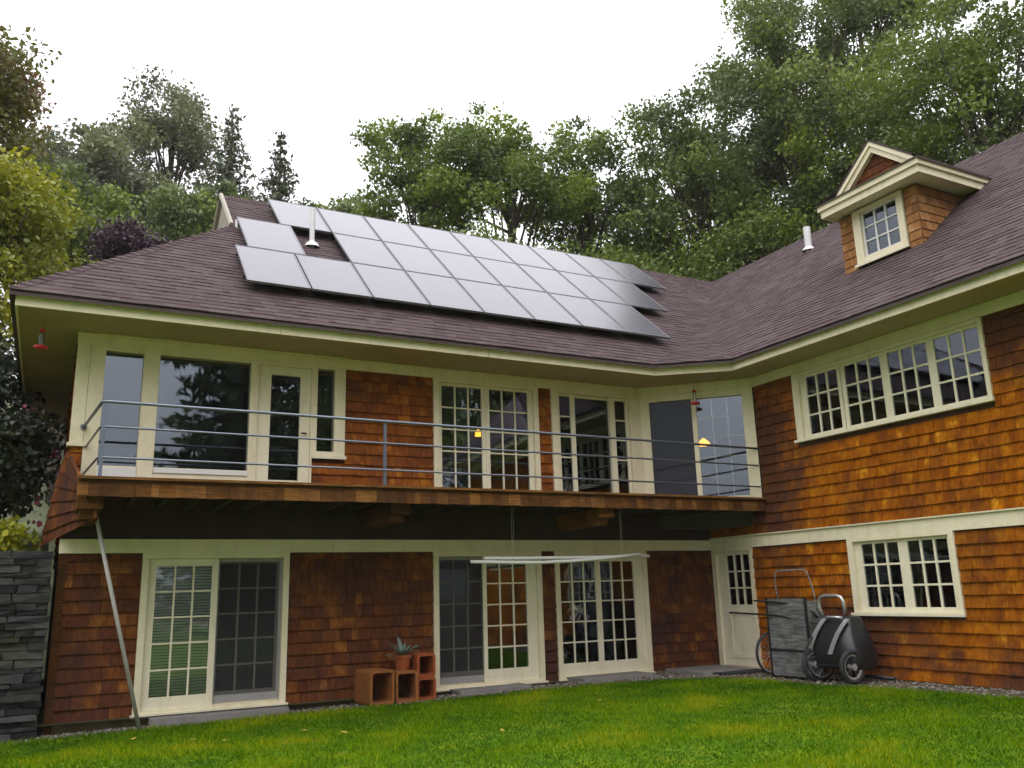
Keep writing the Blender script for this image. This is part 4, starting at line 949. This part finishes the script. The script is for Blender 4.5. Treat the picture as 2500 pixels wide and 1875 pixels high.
# ------------------------------------------------------------------ vegetation
def leaf_cloud(P, size, nrm=None, spread=1.0, aspect=.62):
    """P (n,3) leaf positions -> quads, bent leaves as two-triangle diamonds"""
    n = len(P); d = rng.normal(0, 1, (n, 3)); d /= np.linalg.norm(d, axis=1)[:, None]
    b = rng.normal(0, 1, (n, 3)); b -= (b*d).sum(1)[:, None]*d; b /= np.linalg.norm(b, axis=1)[:, None]
    s = (size*rng.uniform(.5, 1.6, n))[:, None]
    V = np.stack([P-d*s*.5, P+b*s*.5*aspect, P+d*s*.5, P-b*s*.5*aspect], 1).reshape(-1, 3)
    F = np.arange(4*n).reshape(n, 4); return V, F
def trunk_mb(base, top, r0, limbs, bend=.3):
    mb = MB(); base = Vector(base); top = Vector(top)
    pts = []; rad = []
    for k in range(7):
        s = k/6; q = base.lerp(top, s)+Vector((math.sin(s*3+base.x)*bend*s, math.cos(s*2.3+base.y)*bend*s, 0)); pts.append(q); rad.append(r0*(1-.8*s)+.02)
    mb.tube(pts, rad, 8)
    for q in limbs:
        q = Vector(q); s = random.uniform(.35, .85); st = base.lerp(top, s); k = int(s*6); st = pts[k].lerp(pts[min(6, k+1)], s*6-k)
        md = st.lerp(q, .5)+Vector((0, 0, (q-st).length*.12)); mb.tube([st, md, q], [r0*.4, r0*.22, .02], 5)
    return mb
def broadleaf(name, label, c, rx, rz, n, size, mat, clumps=60, ry=None, group='trees on the slope behind the house', r0=.2, tintf=None, crad=.24, spike=.35, fill=.75, cat='tree'):
    c = Vector(c); ry = ry or rx; gz_ = hz(c.x, c.y)-.2
    t = thing(name, label, cat, (c.x, c.y, gz_), 0, group)
    # clump centres spread through the crown volume, denser towards its skin
    cl = []
    while len(cl) < clumps:
        d = rng.normal(0, 1, 3); d /= np.linalg.norm(d); rr = random.random()**.42
        if d[2] < -.55: continue
        lob = .94+.14*math.sin(d[0]*5+c.x)+.12*math.sin(d[1]*6+c.y*2)+.10*math.sin(d[2]*7+c.x*3)
        cl.append((d*np.array([rx, ry, rz])*rr*lob*fill*1.12, random.uniform(.6, 1.35), random.random()))
    P = []; T = []; wts = np.array([q[1]**2 for q in cl]); wts = wts/wts.sum()*n
    R_ = (rx*ry*rz)**(1/3)*crad
    for (ctr, s, tn), k in zip(cl, wts.astype(int)+1):
        d = rng.normal(0, 1, (k, 3)); d /= np.linalg.norm(d, axis=1)[:, None]
        rr = rng.random(k)**.45*(1+spike*np.sin(d[:, 0]*7+tn*9)*np.cos(d[:, 1]*6+tn*5))
        q = ctr+d*rr[:, None]*R_*s*np.array([1.15, 1.15, .72]); P.append(q)
        T.append(np.clip(tn*.7+rng.random(k)*.3+ (tintf(q) if tintf else 0), 0, 1))
    P = np.concatenate(P); T = np.concatenate(T)
    V, F = leaf_cloud(P, size)
    off = np.array([0, 0, c.z-gz_]); np_mesh('crown', V+off, F, mat, t, T)
    lim = [tuple(q[0]*.9+off) for q in cl[:int(min(len(cl), 26))]]
    trunk_mb((0, 0, -.3), (0, 0, c.z-gz_+rz*.55), r0, lim).build('trunk', M['bark'], t, smooth=True)
    return t
def conifer(name, label, x, y, top, half, length, n, size, mat, group, lean=0, tag_cat='tree', zb=None):
    gz_ = (hz(x, y) if zb is None else zb)-.2; t = thing(name, label, tag_cat, (x, y, gz_), 0, group); H = top-gz_
    P = []; T = []; br = MB(); br.tube([(0, 0, 0), (0, 0, H*.6), (0, 0, H)], [.1+.012*H, .08+.004*H, .015], 7)
    nl = int(length/.42)
    for k in range(nl):
        s = (k+.5)/nl; z = H-length*s; nb = 5+int(4*s); rad = half*(s**.75)*random.uniform(.75, 1.15)
        for j in range(nb):
            a = 2*math.pi*(j+random.random()*.7)/nb; ln = rad*random.uniform(.55, 1.15)
            d = np.array([math.cos(a), math.sin(a), 0.]); m_ = max(6, int(n*ln/(half*nl*6)))
            tt = rng.random(m_)**.7; drp = -.25*ln*tt+.12*ln*tt**2
            q = d[None]*(tt*ln)[:, None]; q[:, 2] += z+drp; q += rng.normal(0, 1, (m_, 3))*np.array([.16, .16, .07])*(.35+half*.2)
            P.append(q); T.append(np.clip(rng.random(m_)*.6+random.random()*.4, 0, 1))
            if j % 2 == 0: br.tube([(0, 0, z), (d[0]*ln*.5, d[1]*ln*.5, z-.08*ln), (d[0]*ln*.9, d[1]*ln*.9, z-.13*ln)], [.03, .02, .008], 4)
    V, F = leaf_cloud(np.concatenate(P), size, aspect=.4); np_mesh('crown', V, F, mat, t, np.concatenate(T)); br.build('trunk', M['bark'], t)
    return t
G1 = 'trees left behind the house'; G2 = 'trees above the solar roof'; G3 = 'tall trees behind the right wing'
redt = lambda q: np.clip((q[:, 2]+.2)*.10, -.25, .45)
B = broadleaf
B('maple_tree', 'tall tree with reddish top leaves at the left edge', (-8.6, 11.8, 15.2), 1.75, 3.3, 15950, 0.136, M['leaf_red'], 46, group=G1, tintf=redt, crad=.34)
B('yellow_tree', 'bright yellow green tree at the far left beside the roof hip', (-8.0, 9.0, 10.0), 2.3, 2.4, 31900, 0.120, M['leaf_yellow'], 70, group=G1, crad=.34)
B('yellow_tree', 'lower yellow green tree left of the house, below the brighter one', (-8.6, 7.3, 8.0), 2.0, 2.2, 20300, 0.112, M['leaf_yellow'], 50, group=G1, crad=.34)
B('laurel_tree', 'dark evergreen tree under the far left eave, behind the pink shrub', (-7.9, 4.6, 4.6), 1.8, 2.6, 31900, 0.112, M['leaf_shrub'], 60, group=G1, crad=.34)
B('background_tree', 'pale olive tree behind the yellow tree at the left', (-6.0, 32, 21.8), 3.9, 4.0, 21750, 0.216, M['leaf_grey'], 66, group=G1, crad=.28)
B('background_tree', 'grey green tree below the tall airy tree', (-3.0, 33, 20.8), 3.8, 4.0, 24650, 0.216, M['leaf_grey'], 70, group=G1, crad=.28)
B('background_tree', 'green tree just left of the gablet behind the roof', (-.6, 27.7, 18.4), 3.2, 3.4, 21750, 0.200, M['leaf_dark'], 60, group=G1, crad=.28)
B('background_tree', 'olive tree in the gap between yellow tree and purple shrub', (-5.8, 24.5, 16.2), 3.2, 3.4, 21750, 0.184, M['leaf_green'], 60, group=G1, crad=.28)
B('purple_shrub', 'dark purple leaved shrub above the left roof hip', (-4.1, 11.2, 11.0), 1.5, .85, 11600, 0.096, M['leaf_purple'], 40, group=None, cat='shrub', crad=.42, r0=.06)
B('airy_tree', 'tall airy round tree standing against the sky at the left', (-1.5, 35.3, 27.3), 3.0, 4.2, 13050, 0.200, M['leaf_grey'], 64, group=G1, crad=.24, fill=.85)
conifer('conifer_tree', 'spired conifer right of the airy tree', 1.3, 31.3, 28.2, 3.3, 13, 23200, 0.256, M['leaf_conifer'], 'conifers behind the gablet')
conifer('conifer_tree', 'small dark conifer standing alone above the solar panels', 2.6, 25, 23.7, 2.3, 9, 15950, 0.224, M['leaf_conifer'], 'conifers behind the gablet')
conifer('conifer_tree', 'short conifer between the two taller ones', 1.7, 27.5, 21.6, 2.0, 7, 10150, 0.224, M['leaf_conifer'], 'conifers behind the gablet')
B('small_tree', 'little tree top peeping over the ridge by the vent pipe', (5.3, 28.5, 20.6), 1.1, 1.5, 4350, 0.176, M['leaf_green'], 22, group=G2, crad=.36)
B('maple_tree', 'low sparse tree at the left end of the trees above the solar roof', (8.0, 29.5, 21.0), 2.7, 2.8, 11803, 0.200, M['leaf_dark'], 50, group=G2, crad=.28)
B('maple_tree', 'tall narrow tree, leftmost of the tall ones above the solar roof', (7.3, 19.0, 18.3), 2.9, 4.5, 16309, 0.168, M['leaf_green'], 74, group=G2, crad=.185, fill=.9)
B('maple_tree', 'broad tree with lumpy top above the middle of the solar roof', (9.8, 15.4, 18.0), 3.5, 4.1, 21460, 0.152, M['leaf_green'], 84, group=G2, crad=.185, fill=.9)
B('maple_tree', 'broad tree above the right end of the solar roof', (14.2, 16.2, 18.0), 3.5, 4.1, 18884, 0.160, M['leaf_green'], 80, group=G2, crad=.185, fill=.9)
B('hazel_bush', 'dark bush low behind the middle of the solar roof', (7.2, 13.8, 12.4), 3.6, 2.2, 19314, 0.136, M['leaf_dark'], 66, group=G2, crad=.32, cat='bush')
B('hazel_bush', 'green bush low behind the right end of the solar roof', (12.4, 13.0, 12.6), 3.4, 2.2, 17168, 0.136, M['leaf_green'], 60, group=G2, crad=.32, cat='bush')
B('maple_tree', 'big tree above the valley where the two roofs meet', (18.2, 12.9, 18.2), 4.2, 5.2, 32619, 0.160, M['leaf_dark'], 120, group=G3, crad=.165, fill=.9)
B('maple_tree', 'biggest tree, reaching the top edge behind the dormer', (21.1, 10.0, 20.6), 5.2, 6.3, 48070, 0.152, M['leaf_dark'], 160, group=G3, r0=.32, crad=.15, fill=.9)
B('maple_tree', 'light green tree at the right edge above the roof', (20.6, 1.6, 16.8), 4.4, 4.6, 34336, 0.128, M['leaf_green'], 130, group=G3, r0=.26, crad=.155, fill=.9)
B('maple_tree', 'tree with dense foliage directly behind the dormer', (21.8, 6.3, 16.0), 4.5, 3.9, 29185, 0.152, M['leaf_green'], 110, group=G3, crad=.165, fill=.9)
B('maple_tree', 'tree top with open gaps along the top edge of the photo', (24.0, 8.6, 25.2), 4.1, 3.2, 20387, 0.168, M['leaf_dark'], 80, group=G3, crad=.165, fill=.9)
B('hazel_bush', 'light green bush left of the roof vent behind the right wing', (18.9, 10.6, 14.2), 4.1, 2.8, 25752, 0.144, M['leaf_green'], 76, group=G3, crad=.3, cat='bush')
B('hazel_bush', 'dark bush behind the roof valley, low at the ridge', (16.4, 14.6, 14.6), 3.1, 3.0, 20387, 0.152, M['leaf_dark'], 64, group=G3, crad=.3, cat='bush')
B('hazel_bush', 'bush right of the dormer behind the right roof ridge', (20.2, 1.0, 12.4), 3.8, 2.9, 25752, 0.128, M['leaf_green'], 70, group=G3, crad=.3, cat='bush')
# flowering shrub and groundcover on the terrace, left of the house
t0 = broadleaf('flowering_shrub', 'dark leaved shrub with pink flowers beside the upper left corner', (-6.7, 1.8, 3.5), .95, 1.45, 16000, .09, M['leaf_shrub'], 40, group=None, cat='shrub', r0=.05, crad=.36)
P = rng.normal(0, 1, (60, 3)); P /= np.linalg.norm(P, axis=1)[:, None]; P = P[(P[:, 1] < .3)][:14]*np.array([1.05, 1.05, 1.3])
Q = np.repeat(P, 7, 0)+rng.normal(0, .035, (len(P)*7, 3)); V, F = leaf_cloud(Q, .07, aspect=.9); np_mesh('flowers', V+np.array([0, 0, 3.5-hz(-6.7, 1.8)+.2]), F, M['pink'], t0, rng.random(len(F)))['kind'] = 'stuff'
broadleaf('fern_clump', 'bright green ground plants on top of the stone wall', (-6.6, .35, 2.42), .75, .22, 2600, .10, M['leaf_yellow'], 24, group=None, cat='plant', r0=.015, crad=.5)

# trees across the lawn, behind the camera: mirrored in the windows; the oaks also raised to block low sky
G4 = 'trees across the lawn'
conifer('spruce_tree', 'tall dark spruce mirrored in the big upper left window', 2.7, -32, 28, 5.2, 27, 34000, .55, M['leaf_conifer'], G4, zb=-.1)
for (x, y, z, rx, rz_, lab) in [(11.5, -37, 12, 6.5, 12, 'just right of the mirrored spruce'), (21, -34, 12.5, 6.5, 12.5, 'second right of the mirrored spruce'), (30, -28, 12, 6.5, 12, 'third right of the mirrored spruce'), (36, -17, 12.5, 6.5, 12.5, 'at the far right end of the wood'),
        (-15, -38, 11, 6.5, 11, 'left of the open gap behind the viewer'), (-35, -11, 12, 6.5, 12, 'at the left side of the lawn'), (-32, 1, 11, 6, 10, 'at the far left by the terrace')]:
    broadleaf('sky_blocking_oak', 'round oak across the lawn, raised to block low sky, '+lab, (x, y, z), rx, rz_, 12000, .6, M['leaf_dark'], 70, group=G4, r0=.3, crad=.3)

# ------------------------------------------------------------------ grass, fallen leaves
def in_view(x, y):
    dx, dy = x-CAM[0], y-CAM[1]; dep = dx*math.sin(yaw)+dy*math.cos(yaw); lat = dx*math.cos(yaw)-dy*math.sin(yaw)
    return dep > 6 and abs(lat) < .66*dep+.4
n = 230000
x = rng.uniform(-8, 6, n); y = rng.uniform(-9.5, -.3, n)
dx, dy = x-CAM[0], y-CAM[1]; dep = dx*math.sin(yaw)+dy*math.cos(yaw); lat = dx*math.cos(yaw)-dy*math.sin(yaw)
ok = (dep > 7.2) & (np.abs(lat) < .64*dep+.4)
lx = np.array([q[0] for q in lawn_line[:15]]); ly = np.array([q[1] for q in lawn_line[:15]])
ok &= (y < np.interp(x, lx, ly)+.02) & (x < 5.33)
x, y = x[ok], y[ok]; n = len(x)
patch = .35*np.sign(np.sin(x*5.1+np.sin(y*6.3)*2)*np.sin(y*7.7+x*2))*rng.random(n)+np.sin(x*1.3+np.sin(y*2.1)*1.5)*.5+np.sin(y*3.1+x*.7)*.3+np.sin(x*4.3-y*2.7)*.25+np.sin(x*9+y*7)*.15
hgt = rng.uniform(.015, .055, n)*np.clip(1+.45*patch, .4, 1.8)*np.where(rng.random(n) < .03, 1.7, 1); a = rng.uniform(0, 6.28, n); le = rng.normal(0, .025, (n, 2))
zz = -.13+.016*(np.clip(x, -14, 12)+5)+.008; wd = .0065
b = np.stack([x, y, zz], 1); dv = np.stack([np.cos(a)*wd, np.sin(a)*wd, 0*a], 1); tp = np.stack([x+le[:, 0], y+le[:, 1], zz+hgt], 1)
V = np.stack([b-dv, b+dv, tp], 1).reshape(-1, 3); F = np.arange(3*n).reshape(n, 3)
stuff(tag(np_mesh('grass', V, F, M['grass_blade'], None, np.clip(.40+.40*patch+rng.normal(0, .17, n), 0, 1)), 'short green lawn grass before the house', 'grass'))
for (x, y) in [(-4.6, -1.6), (-4.0, -2.2), (-3.7, -2.55), (-2.4, -3.0), (-.9, -4.2), (-2.75, -2.5), (1.3, -2.9), (2.1, -4.5), (4.4, -5.2)]:
    a = random.uniform(0, 6.28); ca, sa = math.cos(a), math.sin(a); s = random.uniform(.035, .06); z = zl(x)+.045
    pts = [(-1, 0, 0), (-.3, .55, .15), (.5, .45, .1), (1, 0, .25), (.5, -.45, .12), (-.3, -.5, .2), (0, 0, .0)]
    o = mesh_obj('fallen_leaf', [(q[0]*s*ca-q[1]*s*sa, q[0]*s*sa+q[1]*s*ca, q[2]*s) for q in pts], [(0, 6, 1), (1, 6, 2), (2, 6, 3), (3, 6, 4), (4, 6, 5), (5, 6, 0)], M['fallen'], None, [random.random()]*6)
    o.location = (x, y, z); tag(o, 'small yellow brown fallen leaf lying on the lawn', 'leaf', 'fallen leaves on the lawn')


# ------------------------------------------------------------------ thin drizzle haze over the garden and the wood
m, t, o = new_mat('drizzle_haze'); pv = N(t, 'ShaderNodeVolumePrincipled'); pv.inputs['Color'].default_value = (.97, .97, .95, 1); pv.inputs['Density'].default_value = .0004
t.links.new(pv.outputs[0], o.inputs['Volume'])
stuff(MB().box(-450, 450, -450, 200, -4, 60).build('haze', m))
